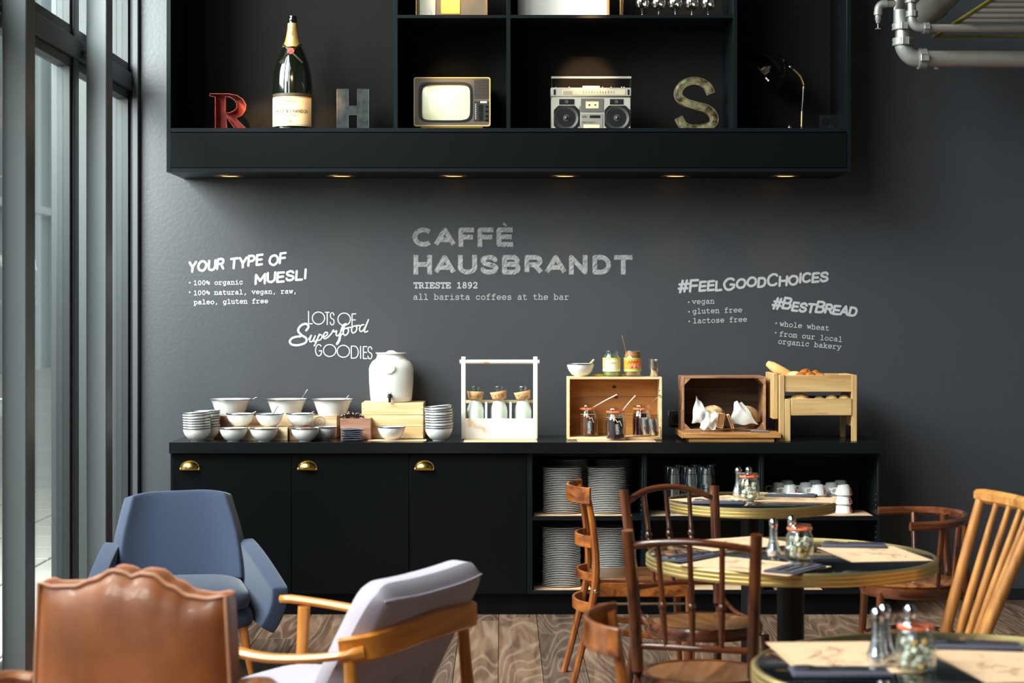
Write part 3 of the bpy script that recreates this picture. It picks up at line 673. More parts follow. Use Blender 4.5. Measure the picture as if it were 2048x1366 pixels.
b.grid(lambda u, v: Vector((c0[0]+(sx1-sx0)*.47*math.cos(2*pi*u)/max(abs(math.cos(2*pi*u))**.7, 1e-3) * v if False else c0[0]+(sx1-sx0)*.468*v*math.copysign(abs(math.cos(2*pi*u))**.36, math.cos(2*pi*u)), -.033+.016*v*v, c0[1]+(sz1-sz0)*.462*v*math.copysign(abs(math.sin(2*pi*u))**.36, math.sin(2*pi*u)))), 48, 10)
mk('screen', b, M('unlit_cream_screen', (236,228,192), .18, coat=.5), tv, sm=60)
gx0, gz0 = K(948,190); gx1, gz1 = K(977,152)
b = B()
for i in range(15): z_ = lerp(gz1, gz0, (i+.5)/15); b.box(gx0, gx1, -.036, -.032, z_-.0022, z_+.0022, .0006)
mk('speaker_slats', b, M('slat_brown', (72,64,58), .4), tv, kind='stuff')
mk('control_panel', B().box(K(948,0)[0], K(978,0)[0], -.035, -.031, K(0,236)[1], K(0,196)[1], .002), M('panel_dark', (46,42,40), .35), tv)
for yy in (206,215,225,233): mk('knob', B().lathe([(.0065,0),(.006,.008),(0,.009)], n=14, mat=Matrix.Translation((K(972,0)[0], -.035, K(0,yy)[1])) @ Matrix.Rotation(pi/2, 4, 'X')), m_black, tv, label='small black round knob')
b = B()
for i in range(8): z_ = K(0,204+i*4)[1]; b.box(K(957,0)[0], K(965,0)[0], -.040, -.034, z_-.0035, z_+.0035, .0008)
mk('channel_buttons', b, m_black, tv, kind='stuff')
b = B()
for i in range(9): z_ = K(0,202+i*3.6)[1]; b.box(K(950.5,0)[0], K(952.5,0)[0], -.0365, -.034, z_-.002, z_+.002)
mk('channel_marks', b, M('cream_marks', (226,220,200), .6), tv, kind='stuff')
b = B(); text(b, 'MERKUR', 3.4, .7, lambda x, y: Vector((K(961,0)[0]+x*kS, -.0362, K(0,199.5)[1]+y*kS)), 'sans', gap=40, hs=.62)
mk('maker_name', b, M('cream_marks', (226,220,200)), tv, sm=0, fix=False, kind='stuff')
mk('stand', B().box(K(842,0)[0], K(966,0)[0], -.02, .16, 0, K(0,246)[1]+.002, .002), M('yellow_stand', (226,190,110), .45), tv)
b = B()
for i in range(26): x_ = lerp(K(846,0)[0], K(962,0)[0], i/25); b.box(x_-.001, x_+.001, -.022, -.02, .004, .018)
mk('stand_ribs', b, M('stand_rib', (150,118,60), .5), tv, kind='stuff')
# --- radio cassette recorder
rd = thing('cassette_radio', 'silver radio cassette recorder with two round speakers and raised carrying handle', 'radio', (at(1182,0).x, YS, ZS))
def K(x, y): return ((x-1182)*kS, (253.5-y)*kS)
def kb(b, x0, x1, y0, y1, d0, d1, bev=.001): return b.box(K(x0,0)[0], K(x1,0)[0], d0, d1, K(0,y1)[1], K(0,y0)[1], bev)
mk('body', kb(B(), 1102, 1261, 186, 253.5, -.03, .09, .004), m_silver, rd)
mk('top_deck', kb(B(), 1101, 1262, 167, 185, -.034, .08, .004), m_silver, rd)
mk('tuner_window', kb(B(), 1124, 1250, 171, 182, -.036, -.033), M('tuner_scale', (214,196,164), .3, .3), rd)
for x0 in (1107, 1254): mk('top_slot', kb(B(), x0, x0+4, 171, 182, -.0365, -.033), m_black, rd)
b = B()
for i in range(12): b.box(K(1166+i*5.5,0)[0], K(1167+i*5.5,0)[0], -.037, -.0355, K(0,179)[1], K(0,175 if i % 3 else 173.5)[1])
for i in range(6):
    for j in range(3): b.box(K(1127+i*3,0)[0], K(1128.4+i*3,0)[0], -.037, -.0355, K(0,176+j*2.4)[1], K(0,174.6+j*2.4)[1])
mk('scale_marks', b, M('radio_ink', (96,76,56), .5), rd, sm=0, kind='stuff')
for x0, x1, y0, y1 in ((1118,1148,190,201),(1219,1246,190,201)):
    mk('tweeter_frame', kb(B(), x0, x1, y0, y1, -.033, -.029), m_black, rd); 
    mk('tweeter', B().lathe([(.011,0),(.009,-.003),(0,-.001)], n=16, mat=Matrix.Translation((K((x0+x1)/2,0)[0], -.034, K(0,(y0+y1)/2)[1])) @ Matrix.Rotation(-pi/2, 4, 'X')), M('grey_cone', (58,56,54), .6), rd)
for xc in (1133, 1234):
    r8 = 26*kS; c_ = K(xc, 228)
    oc = [(c_[0]+r8*.99*x, c_[1]+r8*.96*z) for x, z in ((-.62,-1),(.62,-1),(1,-.62),(1,.62),(.62,1),(-.62,1),(-1,.62),(-1,-.62))]
    sp_ = mk('speaker', B().prism(oc, -.0335, -.029), m_black, rd, sm=20)
    mt = Matrix.Translation((c_[0], -.034, c_[1])) @ Matrix.Rotation(pi/2, 4, 'X')
    mk('cone', B().lathe([(r8*.93,0),(r8*.90,.004),(r8*.82,.002),(r8*.78,.0),(r8*.3,-.003),(r8*.26,.002),(0,.007)], n=32, mat=mt), M('speaker_cone', (52,50,47), .5), sp_)
    mk('dust_cap', B().lathe([(r8*.12,.006),(r8*.08,.010),(0,.011)], n=14, mat=mt), m_chrome, sp_)
    b = B()
    for dx, dz in ((-.88,-.84),(.88,-.84),(-.88,.84),(.88,.84)): b.prism([(c_[0]+r8*(dx+math.copysign(.1,dx)), c_[1]+r8*(dz+math.copysign(.12,dz))), (c_[0]+r8*(dx-math.copysign(.22,dx)), c_[1]+r8*(dz+math.copysign(.12,dz))), (c_[0]+r8*(dx+math.copysign(.1,dx)), c_[1]+r8*(dz-math.copysign(.22,dz)))], -.0365, -.033)
    mk('corner_plates', b, m_silver, sp_, sm=20, kind='stuff')
mk('cassette_door', kb(B(), 1161, 1206, 189, 216, -.0345, -.029), M('cassette_grey', (112,106,102), .35, .4), rd)
mk('cassette_window', kb(B(), 1171, 1197, 195, 209, -.0362, -.034), M('window_cream', (214,196,160), .25), rd)
b = B()
for x in (1178, 1190): b.lathe([(.0045,0),(.004,.001),(0,.001)], n=12, mat=Matrix.Translation((K(x,0)[0],-.0364,K(0,202)[1])) @ Matrix.Rotation(pi/2,4,'X'))
mk('reels', b, m_black, rd, kind='stuff')
mk('lower_panel', kb(B(), 1161, 1205, 219, 251, -.0335, -.029), M('panel_silver', (196,188,178), .3, .7), rd)
mk('selector_plate', kb(B(), 1179, 1200, 222.5, 228, -.0355, -.033), m_black, rd)
mk('second_window', kb(B(), 1167, 1199, 241, 249, -.0355, -.033), M('window_cream', (214,196,160)), rd)
b = B(); text(b, 'STEREO', 3.2, .6, lambda x, y: Vector((K(1163,0)[0]+x*kS, -.0342, K(0,227)[1]+y*kS)), 'sans', gap=36, hs=.55); text(b, 'STEREO CASSETTE', 2.6, .5, lambda x, y: Vector((K(1163,0)[0]+x*kS, -.0342, K(0,238)[1]+y*kS)), 'sans', gap=36, hs=.72)
mk('panel_print', b, M('radio_ink', (96,76,56)), rd, sm=0, fix=False, kind='stuff')
b = B(); pts = [Vector((K(x,0)[0], d, K(0,y)[1])) for x, y, d in ((1103,176,-.02),(1102,150,-.03),(1102,146,-.03))]
for s in (1103, 1260.5): b.band([Vector((K(s,0)[0], -.015, K(0,180)[1])), Vector((K(s,0)[0], -.028, K(0,144.5)[1]))], .008, .005, up=(0,1,0))
mk('handle_arm', b, m_chrome, rd, kind='stuff'); mk('handle', B().tube([Vector((K(1102,0)[0],-.028,K(0,147)[1])), Vector((K(1262,0)[0],-.028,K(0,147)[1]))], .0065, 10), m_silver, rd)
for x in (1112, 1139, 1206, 1223, 1244, 1249): mk('knob', B().lathe([(.005,0),(.005,.008),(0,.009)], (K(x,0)[0], .01, K(0,167)[1]), 12), m_chrome, rd)
mk('button_row', kb(B(), 1165, 1200, 162, 167, -.0, .03, .002), m_silver, rd)
mk('side_knob', B().lathe([(.012,0),(.012,.008),(0,.009)], n=16, mat=Matrix.Translation((K(1261,0)[0], .02, K(0,194)[1])) @ Matrix.Rotation(pi/2,4,'Y')), M('gold_knob', (180,150,100), .3, .8), rd)
# --- desk lamp
lp = thing('desk_lamp', 'black glossy desk lamp with curved brass arm standing in the right display bay', 'lamp', (at(1603,0).x, YS, ZS))
def K3(x, y, d=0): return Vector(((x-1603)*kS, d, (253-y)*kS))
m_lb = M('glossy_black_enamel', (8,8,9), .08, coat=1, spec=.7)
mk('base', B().lathe([(.055,0),(.06,.004),(.058,.012),(.03,.017),(.012,.02),(.008,.028),(0,.028)], (-.012,0,0), 32, rx=1.15), m_lb, lp)
mk('switch', B().lathe([(.012,0),(.012,.016),(.006,.018),(.004,.024),(0,.024)], (K3(1577,250).x,-.035,.004), 12), m_chrome, lp)
m_abr = M('aged_brass', (190,160,118), .3, .9)
mk('stem', B().tube([K3(1603,246), K3(1604,213)], .006, 10), m_abr, lp); mk('collar', B().lathe([(.012,0),(.011,.006),(.006,.012)], K3(1603,250), 14), m_abr, lp)
mk('grip', B().tube([K3(1604,213), K3(1606,190), K3(1607,168)], [.0065,.008,.0065], 12), m_lb, lp)
mk('arm', B().tube(spl([K3(1607,168), K3(1607,158), K3(1600,142), K3(1586,128)], 5), .0055, 10), m_abr, lp)
mk('joint', B().ball(K3(1580,124), .012, 12), m_chrome, lp)
tl = Matrix.Translation(K3(1556,117)) @ Matrix.Rotation(math.radians(52), 4, 'Y') @ Matrix.Rotation(math.radians(-12), 4, 'X')
mk('shade', B().lathe([(.0,.052),(.02,.05),(.03,.04),(.034,.02),(.05,.01),(.075,-.01),(.095,-.035),(.104,-.06),(.108,-.062),(.104,-.058),(.09,-.03),(.05,.005)], (0,0,-.005), 36, mat=tl), m_lb, lp)
cbl = mk('lamp_cable', B().tube(spl([Vector((0,0,.003)), Vector((.03,.06,.004)), Vector((.09,.1,.006)), Vector((.13,.16,.03)), Vector((.135,.2,.05)), Vector((.15,.21,.03)), Vector((.14,.12,.004)), Vector((.19,.1,.003))], 5), .0025, 6), M('dark_cable', (60,60,62), .3), None, loc=(at(1603,0).x+.06, YS-.02, ZS))
tag(cbl, 'thin dark cable lying behind the desk lamp by the socket', 'cable')
# --- upper row: framed records, white picture, wine glasses
m_gf = M('gold_frame', (228,176,96), .28, .9)
def KU(px): return at(px,0,9.9).x
fr_ = thing('framed_award', 'gold framed award with gold plaque and silver disc on the upper shelf', 'picture frame', (KU(903), 9.9, ZS2))
w_ = .187; h_ = .27
b = B()
for x in (-w_, w_-.006): b.box(x, x+.008, -.012, .006, 0, h_, .002)
b.box(-w_,w_,-.012,.006,h_-.008,h_,.002)
mk('frame', b, m_gf, fr_); mk('backing', B().box(-w_+.006, w_-.006, -.002, .004, 0, h_-.004), M('taupe_mount', (112,92,74), .6), fr_)
mk('inner_frame', B().box(-w_+.022, -.083, -.006, -.002, .004, h_-.03, .001), M('white_card', (206,198,180), .5), fr_)
mk('disc', B().lathe([(.028,0),(.027,.0015),(0,.001)], n=32, mat=Matrix.Translation((-.131,-.0065,.028)) @ Matrix.Rotation(pi/2,4,'X')), m_silver, fr_)
mk('plaque', B().box(-.055, .045, -.006, -.002, .028, .12, .001), M('gold_plaque', (214,164,84), .35, .7), fr_)
b = B()
for i, s in enumerate(('LIMITED EDITION',)): text(b, s, .0048, .0007, (lambda zz: lambda x, y: Vector((-.045+x, -.0066, zz+y)))(.062-i*.0075), 'sans', gap=34, hs=1.0)
mk('plaque_text', b, m_ink, fr_, sm=0, fix=False, kind='stuff')
wp = thing('white_picture', 'plain white board leaning at the back of the upper shelf', 'picture', (KU(1125), 9.92, ZS2), 0)
mk('board', B().box(-.234, .234, -.006, .006, 0, .3, .002), M('white_board', (226,220,214), .5), wp); mk('frame_edge', B().box(.234, .246, -.012, .01, 0, .3, .002), M('wood_gold', (196,144,80), .4), wp)
fr2 = thing('gold_frame_strip', 'narrow gold frame standing edge-on beside the wine glasses', 'picture frame', (KU(1243), 9.9, ZS2))
mk('frame', B().box(-.009,.009,-.02,.02,0,.3,.002), m_gf, fr2); mk('inlay', B().box(-.004,.004,-.022,-.02,.004,.296), M('dark_inlay', (60,40,24), .5), fr2)
m_wg = glass('wine_glass', (250,246,238), .10, .04, .45)
g0 = thing('wine_glass', 'balloon wine glass hanging in the row on the upper shelf, first from the left', 'glass', (KU(1284), 9.9, ZS2), 0, 'row of wine glasses')
mk('foot_and_stem', B().lathe([(.0,.0),(.0,.0015),(.028,.0),(.03,.002),(.008,.005),(.0035,.01),(.003,.042),(.006,.048)], n=18), m_wg, g0)
mk('bowl', B().lathe([(.004,.046),(.022,.052),(.036,.066),(.041,.084),(.038,.105),(.03,.13),(.029,.13),(.037,.105),(.04,.084),(.034,.067),(.02,.054),(0,.05)], n=22), m_wg, g0)
for i, (x, nm) in enumerate(((1317,'second from the left'),(1350,'in the middle'),(1383,'fourth from the left'),(1416,'last on the right'))):
    dup(g0, (KU(x), 9.9, ZS2), 0, 'balloon wine glass standing in the row on the upper shelf, '+nm)
g0['label'] = 'balloon wine glass standing in the row on the upper shelf, first from the left'

# ================================================================ pipes under the ceiling
m_zn = M('galvanised_pipe', (176,170,164), .4, .8, bump=.25, bscale=26, var=.3, vscale=9, stretch=(.25,1,1)); m_cast = M('cast_fitting', (138,137,134), .5, .5, bump=.4, bscale=45)
YP = 9.4
def pp(x, y, d=0): return P(x, y, YP+d)
kp = YP/F
def coupling(par, c, ax, r, w):
    """split clamp coupling with two bolt lugs"""
    c = Vector(c); ax = Vector(ax).normalized(); rot = ax.to_track_quat('Z','X').to_matrix().to_4x4()
    mt = Matrix.Translation(c) @ rot
    mk('coupling', B().lathe([(r*.98,-w/2),(r*1.22,-w/2),(r*1.28,-w*.3),(r*1.2,0),(r*1.28,w*.3),(r*1.22,w/2),(r*.98,w/2)], n=20, mat=mt).box(-r*.35, r*.35, -r*1.75, -r*1.1, -w*.38, w*.38, r*.1, mt).box(-r*.35, r*.35, r*1.1, r*1.6, -w*.38, w*.38, r*.1, mt), m_cast, par)
    b = B(); b.tube([mt @ Vector((-r*.7,-r*1.45,0)), mt @ Vector((r*.8,-r*1.45,0))], r*.13, 8).tube([mt @ Vector((r*.42,-r*1.45,0)), mt @ Vector((r*.62,-r*1.45,0))], r*.26, 6)
    mk('bolt', b, M('bolt_brass', (196,160,120), .3, .8), par, sm=20)
big = thing('large_pipe', 'thick galvanised pipe turning from vertical to horizontal at upper right', 'pipe', pp(1838,118), 0)
o_ = pp(1838,118); Z = lambda x, y, d=0: pp(x, y, d)-o_
mk('pipe_run', B().tube([Z(1836,118), Z(2330,121)], 17.5*kp, 20), m_zn, big)
mk('elbow', B().tube(spl([Z(1806,84), Z(1808,96), Z(1817,109), Z(1828,116), Z(1842,118)], 5), 17*kp, 18), m_cast, big)
mk('pipe_riser', B().tube([Z(1806,92), Z(1806,50)], 15.5*kp, 18), m_zn, big)
mk('riser_reducer', B().tube([Z(1804,56), Z(1801,36), Z(1800,20), Z(1800,-90)], [18*kp, 14*kp, 13*kp, 13*kp], 18), m_cast, big)
coupling(big, Z(1844,118), (1,0,0), 17*kp, 17*kp); coupling(big, Z(1806,84), (0,0,1), 17*kp, 15*kp); coupling(big, Z(1804,54), (0,0,1), 16*kp, 13*kp)
mk('bracket_stub', B().box(Z(1868,0).x, Z(1876,0).x, -.01, .01, Z(0,139).z, Z(0,133).z, .001), m_cast, big)
sm_ = thing('small_pipe', 'thinner galvanised pipe with clamp couplings above the thick pipe', 'pipe', pp(1850,56,-.1), 0)
o_ = pp(1850,56,-.1); Z = lambda x, y, d=-.1: pp(x, y, d)-o_
mk('pipe_run', B().tube([Z(1846,56), Z(2330,60)], 8.2*kp, 16), m_zn, sm_)
mk('elbow', B().tube(spl([Z(1824,32), Z(1825,44), Z(1833,53), Z(1846,56)], 5), 9*kp, 14), m_cast, sm_)
mk('pipe_riser', B().tube([Z(1824,36), Z(1823,8), Z(1822,-90)], 8.5*kp, 14), m_zn, sm_)
coupling(sm_, Z(1852,56), (1,0,0), 9*kp, 12*kp); coupling(sm_, Z(1824,28), (0,0,1), 9.5*kp, 12*kp); coupling(sm_, Z(1822,0), (0,0,1), 9.5*kp, 12*kp)
tp = thing('tap_branch', 'small branch pipe ending in a downward valve, left end of the pipework', 'pipe', pp(1760,30), 0)
o_ = pp(1760,30); Z = lambda x, y, d=0: pp(x, y, d)-o_
mk('branch_pipe', B().tube([Z(1770,8), Z(1812,8)], 7*kp, 14), m_zn, tp)
mk('elbow', B().tube(spl([Z(1774,8), Z(1763,9), Z(1757,16), Z(1756,26)], 5), 8*kp, 14), m_cast, tp)
mk('valve_body', B().lathe([(8.6*kp,Z(0,23).z),(8.6*kp,Z(0,30).z),(6*kp,Z(0,31).z),(6*kp,Z(0,40).z),(4.5*kp,Z(0,42).z),(4*kp,Z(0,46).z),(1.5*kp,Z(0,48).z),(1.5*kp,Z(0,57).z)], (Z(1756,0).x,0,0), 16), m_cast, tp)
mk('valve_handle', B().box(Z(1751,0).x, Z(1761,0).x, -.006,.006, Z(0,58.5).z, Z(0,56.5).z, .001), m_cast, tp)
bp = thing('diagonal_duct', 'grey galvanised duct running towards the ceiling behind the pipes', 'pipe', pp(1870,10,.3), 0)
mk('duct', B().tube([Vector((-.06,.1,-.06)), Vector((.32,-1.6,.38))], .07, 20), m_zn, bp); mk('duct_joint', B().lathe([(.072,-.03),(.076,-.02),(.076,.02),(.072,.03)], n=20, mat=Matrix.Rotation(-1.35,4,'X') @ Matrix.Rotation(.2,4,'Y')), m_cast, bp)
cg = thing('ceiling_grille', 'brass framed ceiling grille with metal slats above the pipes', 'grille', pp(1980,40,.5), 0)
o_ = pp(1980,40,.5)
m_gb = M('greenish_brass', (150,140,52), .4, .7, var=.3, vscale=20)
A1 = P(1870,73,9.9)-o_; A2 = P(2250,73,9.9)-o_; A3 = P(1992,-6,7.6); A3 = Vector((A1.x+.02, -1.55, A1.z+.02))
zt = A1.z
b = B(); b.band([A1, A2], .010, .024); mk('frame_front', b, m_gb, cg)
b = B(); b.band([A1, Vector((A1.x-.01, A1.y-1.9, zt))], .012, .03); mk('frame_side', b, m_gb, cg)
for i in range(11):
    y_ = A1.y-.16-i*.16
    mk('slat', B().band([Vector((A1.x+.012, y_, zt+.01)), Vector((A2.x, y_, zt+.01))], .03, .03), m_zn, cg)
def nth(k): return 'first' if k == 1 else '%d%s' % (k, 'th' if 10 < k % 100 < 14 else {1:'st',2:'nd',3:'rd'}.get(k % 10, 'th'))
# ================================================================ breakfast buffet on the worktop
m_en = M('white_enamel', (222,222,220), .16, coat=.4); m_rim = M('navy_enamel_rim', (28,34,58), .2, coat=.3)
m_steelc = M('cutlery_steel', (196,196,198), .2, 1)
def XQ(px, Y): return (px-CX)*Y/F
def ZQ(py, Y): return CH-(py-CY)*Y/F
def make_bowl(name, R, H, base, label, flare=1.0, rim=m_rim):
    t_ = thing(name, label, 'bowl', (0,0,0))
    if flare == 1.0: out = [(base,0),(base*1.02,.004),(base*1.45,H*.16),(R*.82,H*.45),(R*.93,H*.75),(R*.95,H*.97)]
    else: out = [(base,0),(base*1.03,.004),(lerp(base,R*.88,.55),H*.5),(R*.88,H*.93)]
    inn = [(max(r-.0025,.001), max(z,.003)+.001) for r, z in out[::-1]]
    mk('bowl_body', B().lathe([(0,.0)]+out+[(R,H-.001),(R,H),(R*.95-.002,H+.0)]+inn[1:-1]+[(base*.8,.004),(0,.004)], n=32), m_en, t_)
    mk('rim', B().lathe([(R*.965,H-.0022),(R,H-.0028),(R*1.012,H-.0008),(R*1.0,H+.0014),(R*.985,H+.001)], n=36), rim, t_, label='dark blue enamelled rim')
    return t_
b0 = make_bowl('enamel_bowl', .075, .068, .032, '')
front = [(467,9.76,'white enamel bowl in the front row, first right of the tall stack'),(528,9.755,'white enamel bowl in the front row, in the middle before the low pale crate'),
         (610,9.76,'white enamel bowl in the front row, right end'),(646,9.87,'white enamel bowl half hidden behind the right end of the front row'),
         (783,9.84,'white enamel bowl standing alone before the big pine box')]
first = True
def place_bowl(x, Y, z, lab, tilt=(0,0), rz=0, src=None, grp=None):
    global first
    s_ = src or b0
    if s_ is b0 and first: first = False; o = b0; o.location = (x,Y,z); o['label'] = lab; o.rotation_euler = (tilt[0], tilt[1], rz)
    else: o = dup(s_, (x,Y,z), rz, lab); o.rotation_euler = (tilt[0], tilt[1], rz)
    if grp: o['group'] = grp
    return o
for px, Y, lab in front: place_bowl(XQ(px,Y), Y, ZW+.0005 if px != 783 else ZW+.003, lab, grp='single enamel bowls')
def spoon(x, y, z, ang, el, ln, label, mat=m_steelc, w=.007):
    """handle leaning out of a bowl or jar; (x,y,z) is the bowl end"""
    d = Vector((math.cos(ang)*math.cos(el), math.sin(ang)*math.cos(el), math.sin(el)))
    o = thing('spoon', label, 'spoon', (x,y,z))
    pts = spl([Vector((0,0,0)), d*ln*.4, d*ln*.8+Vector((0,0,.002)), d*ln], 4)
    mk('handle', B().band(pts, w, .002, up=(-math.sin(ang), math.cos(ang), .3), scale=[(1, lerp(.5,1.1,i/(len(pts)-1))) for i in range(len(pts))]), mat, o)
    mk('spoon_bowl', B().ball(-d*.012, .014, 10, 1, .75, .4), mat, o)
    return o
# row two on the low crate
m_cr = wood('crate_light', (222,196,162), (188,152,112), 0, .8, .6); m_cr2 = wood('crate_brown', (150,108,76), (104,68,42), 0, .8, .6); m_cr3 = wood('crate_rose', (176,128,104), (126,82,62), 0, 1, .6)
m_dk = M('crate_inside', (60,40,26), .8)
def crate(name, x0, x1, y0, y1, z0, h, mat, label, cat='crate', stamp=False, t_=.009, solid=False):
    c = thing(name, label, cat, ((x0+x1)/2, (y0+y1)/2, z0)); w = (x1-x0)/2; d = (y1-y0)/2
    mk('side_board', B().box(-w,w,-d,-d+t_,0,h,.001), mat, c); mk('side_board', B().box(-w,w,d-t_,d,0,h,.001), mat, c)
    mk('end_board', B().box(-w,-w+t_,-d+t_,d-t_,0,h,.001), mat, c); mk('end_board', B().box(w-t_,w,-d+t_,d-t_,0,h,.001), mat, c)
    if solid: mk('lid_board', B().box(-w+t_,w-t_,-d+t_,d-t_,h-.008,h-.0005,.001), mat, c)
    mk('bottom_board', B().box(-w+t_,w-t_,-d+t_,d-t_,0,.006), m_dk, c)
    if stamp:
        sx, sr = stamp
        b = B()
        for r_ in (sr, sr*.8, sr*.45): ribbon(b, [(sx+r_*math.cos(a*pi/12), h*.5+min(h*.48, r_)*math.sin(a*pi/12)) for a in range(25)], .0016, lambda x, y: Vector((x, -d-.0006, y)))
        ribbon(b, [(sx-sr*.3,h*.35),(sx,h*.7),(sx+sr*.3,h*.35)], .0016, lambda x, y: Vector((x, -d-.0006, y)))
        mk('stamp', b, M('stamp_ink', (96,84,84), .8), c, sm=0, fix=False, kind='stuff')
    return c
zb = ZW+.0004
c1 = crate('wooden_crate', XQ(462,9.8), XQ(575,9.8), 9.80, 9.97, zb, .068, m_cr, 'low pale wooden crate turned over under the middle row of bowls', solid=True)
c2 = crate('wooden_crate', XQ(428,10.0), XQ(545,10.0), 9.985, 10.19, zb, .058, m_cr2, 'brown wooden crate at the back left, bottom of its pair')
c3 = crate('wooden_crate', XQ(428,10.0), XQ(545,10.0), 9.985, 10.19, zb+.059, .056, m_cr2, 'brown stamped crate carrying the leftmost big bowl', stamp=(-.06,.026), solid=True)
c4 = crate('wooden_crate', XQ(553,10.0), XQ(674,10.0), 9.985, 10.19, zb, .058, m_cr2, 'brown wooden crate at the back, right bottom one of the bowl crates')
c5 = crate('wooden_crate', XQ(553,10.0), XQ(674,10.0), 9.985, 10.19, zb+.059, .056, m_cr, 'pale crate with round stamp under the middle and right big bowls', stamp=(.07,.03), solid=True)
for px, Y, z, lab in ((481,9.87,.0685,'white enamel bowl with spoon in the middle row, left'),(539,9.86,.0685,'white enamel bowl of dark seeds in the middle row, centre'),(601,9.88,.0685,'white enamel bowl in the middle row, right')):
    if px == 601: z = .0685
    place_bowl(XQ(px,Y), Y, zb+z, lab, grp='single enamel bowls')
crate('wooden_crate', XQ(578,9.83), XQ(628,9.83), 9.82, 9.97, zb, .068, m_cr2, 'dark low crate under the right bowl of the middle row', solid=True)
sd = mk('seeds', B().lathe([(0,.056),(.03,.055),(.055,.052),(.067,.046)], n=20), M('dark_seeds', (44,32,26), .8, bump=1, bscale=300, var=.8, vscale=200), None, loc=(XQ(539,9.86), 9.86, zb+.0685+.006)); tag(sd, 'dark seeds filling the centre bowl of the middle row', 'seeds'); sd['kind'] = 'stuff'
spoon(XQ(545,9.86), 9.86, zb+.128, .4, 1.0, .055, 'dark spoon handle standing in the bowl of dark seeds', M('dark_steel', (90,90,94), .3, 1))
spoon(XQ(490,9.87), 9.87, zb+.115, .1, .5, .065, 'steel spoon leaning out of the left bowl of the middle row')
spoon(XQ(612,9.89), 9.90, zb+.12, .3, .55, .05, 'steel spoon in the right bowl of the middle row')
spoon(XQ(540,9.76), 9.77, zb+.048, .3, .55, .052, 'steel spoon in the middle bowl of the front row')
spoon(XQ(478,9.76), 9.79, zb+.05, .4, .5, .045, 'steel spoon in the first bowl of the front row')
# big flared bowls
bb = make_bowl('mixing_bowl', .115, .086, .072, 'large white enamel mixing bowl, left of three at the back', flare=1.3)
zt_ = zb+.116
bb.location = (XQ(461,10.08), 10.08, zt_); bb['group'] = 'large enamel bowls at the back'
dup(bb, (XQ(573,10.08), 10.08, zt_), 0, 'large white enamel mixing bowl, middle of three at the back'); dup(bb, (XQ(660,10.075)+.012, 10.075, zt_), 0, 'large white enamel mixing bowl, right of three at the back')
spoon(XQ(488,10.06), 10.07, zt_+.06, .1, .5, .075, 'steel spoon handle on the rim of the left mixing bowl')
spoon(XQ(598,10.08), 10.08, zt_+.065, .3, 1.0, .085, 'thin steel spoon standing in the middle mixing bowl')
spoon(XQ(686,10.08), 10.09, zt_+.065, .4, .9, .05, 'thin steel spoon in the right mixing bowl')
# stacks of bowls
for (px, Y, n, nm, seed, top) in ((394,9.765,7,'front left stack',3,0),(413,9.93,7,'stack behind the front left one',5,0),(878,9.82,9,'stack right of the pine box',8,0)):
    rnd = random.Random(seed); z = zb
    for i in range(n):
        pitch = .0115 if px != 878 else .0118
        lab = ('bottom bowl of the %s' if i == 0 else 'topmost, tilted bowl of the %s' if i == n-1 else 'white enamel bowl, '+nth(i+1)+' from the bottom of the %s') % nm
        if i in (0, n-1): lab = 'white enamel '+lab
        tl_ = (0,0) if i == 0 else (rnd.uniform(-.02,.02), -rnd.uniform(.0,.10)*(i/n))
        place_bowl(XQ(px,Y)+rnd.uniform(-.0015,.0015), Y, z, lab, tl_, grp='stacked enamel bowls, '+nm)
        z += pitch*(1.18 if i else 1.1)
# cutlery crates, napkins
crate('wooden_crate', XQ(681,9.85), XQ(741,9.85), 9.86, 10.0, zb, .058, m_cr3, 'small reddish crate at the bottom behind the navy napkins')
cc = crate('wooden_crate', XQ(680,9.85), XQ(741,9.85), 9.86, 10.0, zb+.0585, .052, m_cr3, 'small reddish crate full of cutlery, on top of its pair')
m_dst = M('dark_cutlery', (120,112,104), .25, 1)
rnd = random.Random(2)
for i in range(22):
    x = XQ(684,9.9)+rnd.uniform(.004,.11); y = rnd.uniform(9.88,9.98)
    o = thing('teaspoon', 'dark metal teaspoon among others in the small reddish crate', 'spoon', (x, y, zb+.075), 0, 'teaspoons in the cutlery crate')
    dx, dy = rnd.uniform(-.015,.012), rnd.uniform(-.012,.012)
    hgt = rnd.uniform(.042,.062) - .018*max(0, (x-XQ(684,9.9)-.06)/.06)
    mk('handle', B().band([Vector((0,0,0)), Vector((dx*.6,dy*.6,hgt*.7)), Vector((dx,dy,hgt))], .007, .002, up=(1,.3,0), scale=[.6,.8,1.2]), m_dst, o); mk('spoon_tip', B().ball((dx,dy,hgt), .007, 8, 1,.5,1), m_dst, o)
m_nv = M('navy_cloth', (44,52,72), .9, bump=.6, bscale=90, sheen=.3, var=.35, vscale=40)
for i in range(6):
    rnd = random.Random(i); w = .056; zz = zb+i*.0105
    def fn(u, v, i=i): 
        a = 2*pi*u; x = (abs(math.cos(a))**.35)*math.copysign(1, math.cos(a)); y = (abs(math.sin(a))**.35)*math.copysign(1, math.sin(a))
        s_ = math.sin(pi*v)**.3 if 0 < v < 1 else 0
        return Vector((x*w*s_+.003*math.sin(i*2.1), y*.045*s_, .0098*v+.0018*math.sin(x*3+i*1.3)*s_+.0015*math.sin(9*x+i)))
    b = B().grid(fn, 36, 6); bmesh.ops.remove_doubles(b.bm, verts=b.bm.verts, dist=1e-5)
    o = mk('napkin', b, m_nv, None, sm=0, loc=(XQ(704,9.78), 9.79, zz+.002)); tag(o, 'folded navy cloth napkin %s of the pile before the small crates' % ('at the bottom' if i == 0 else 'on top' if i == 5 else nth(i+1)+' from the bottom'), 'napkin', 'pile of folded navy napkins')
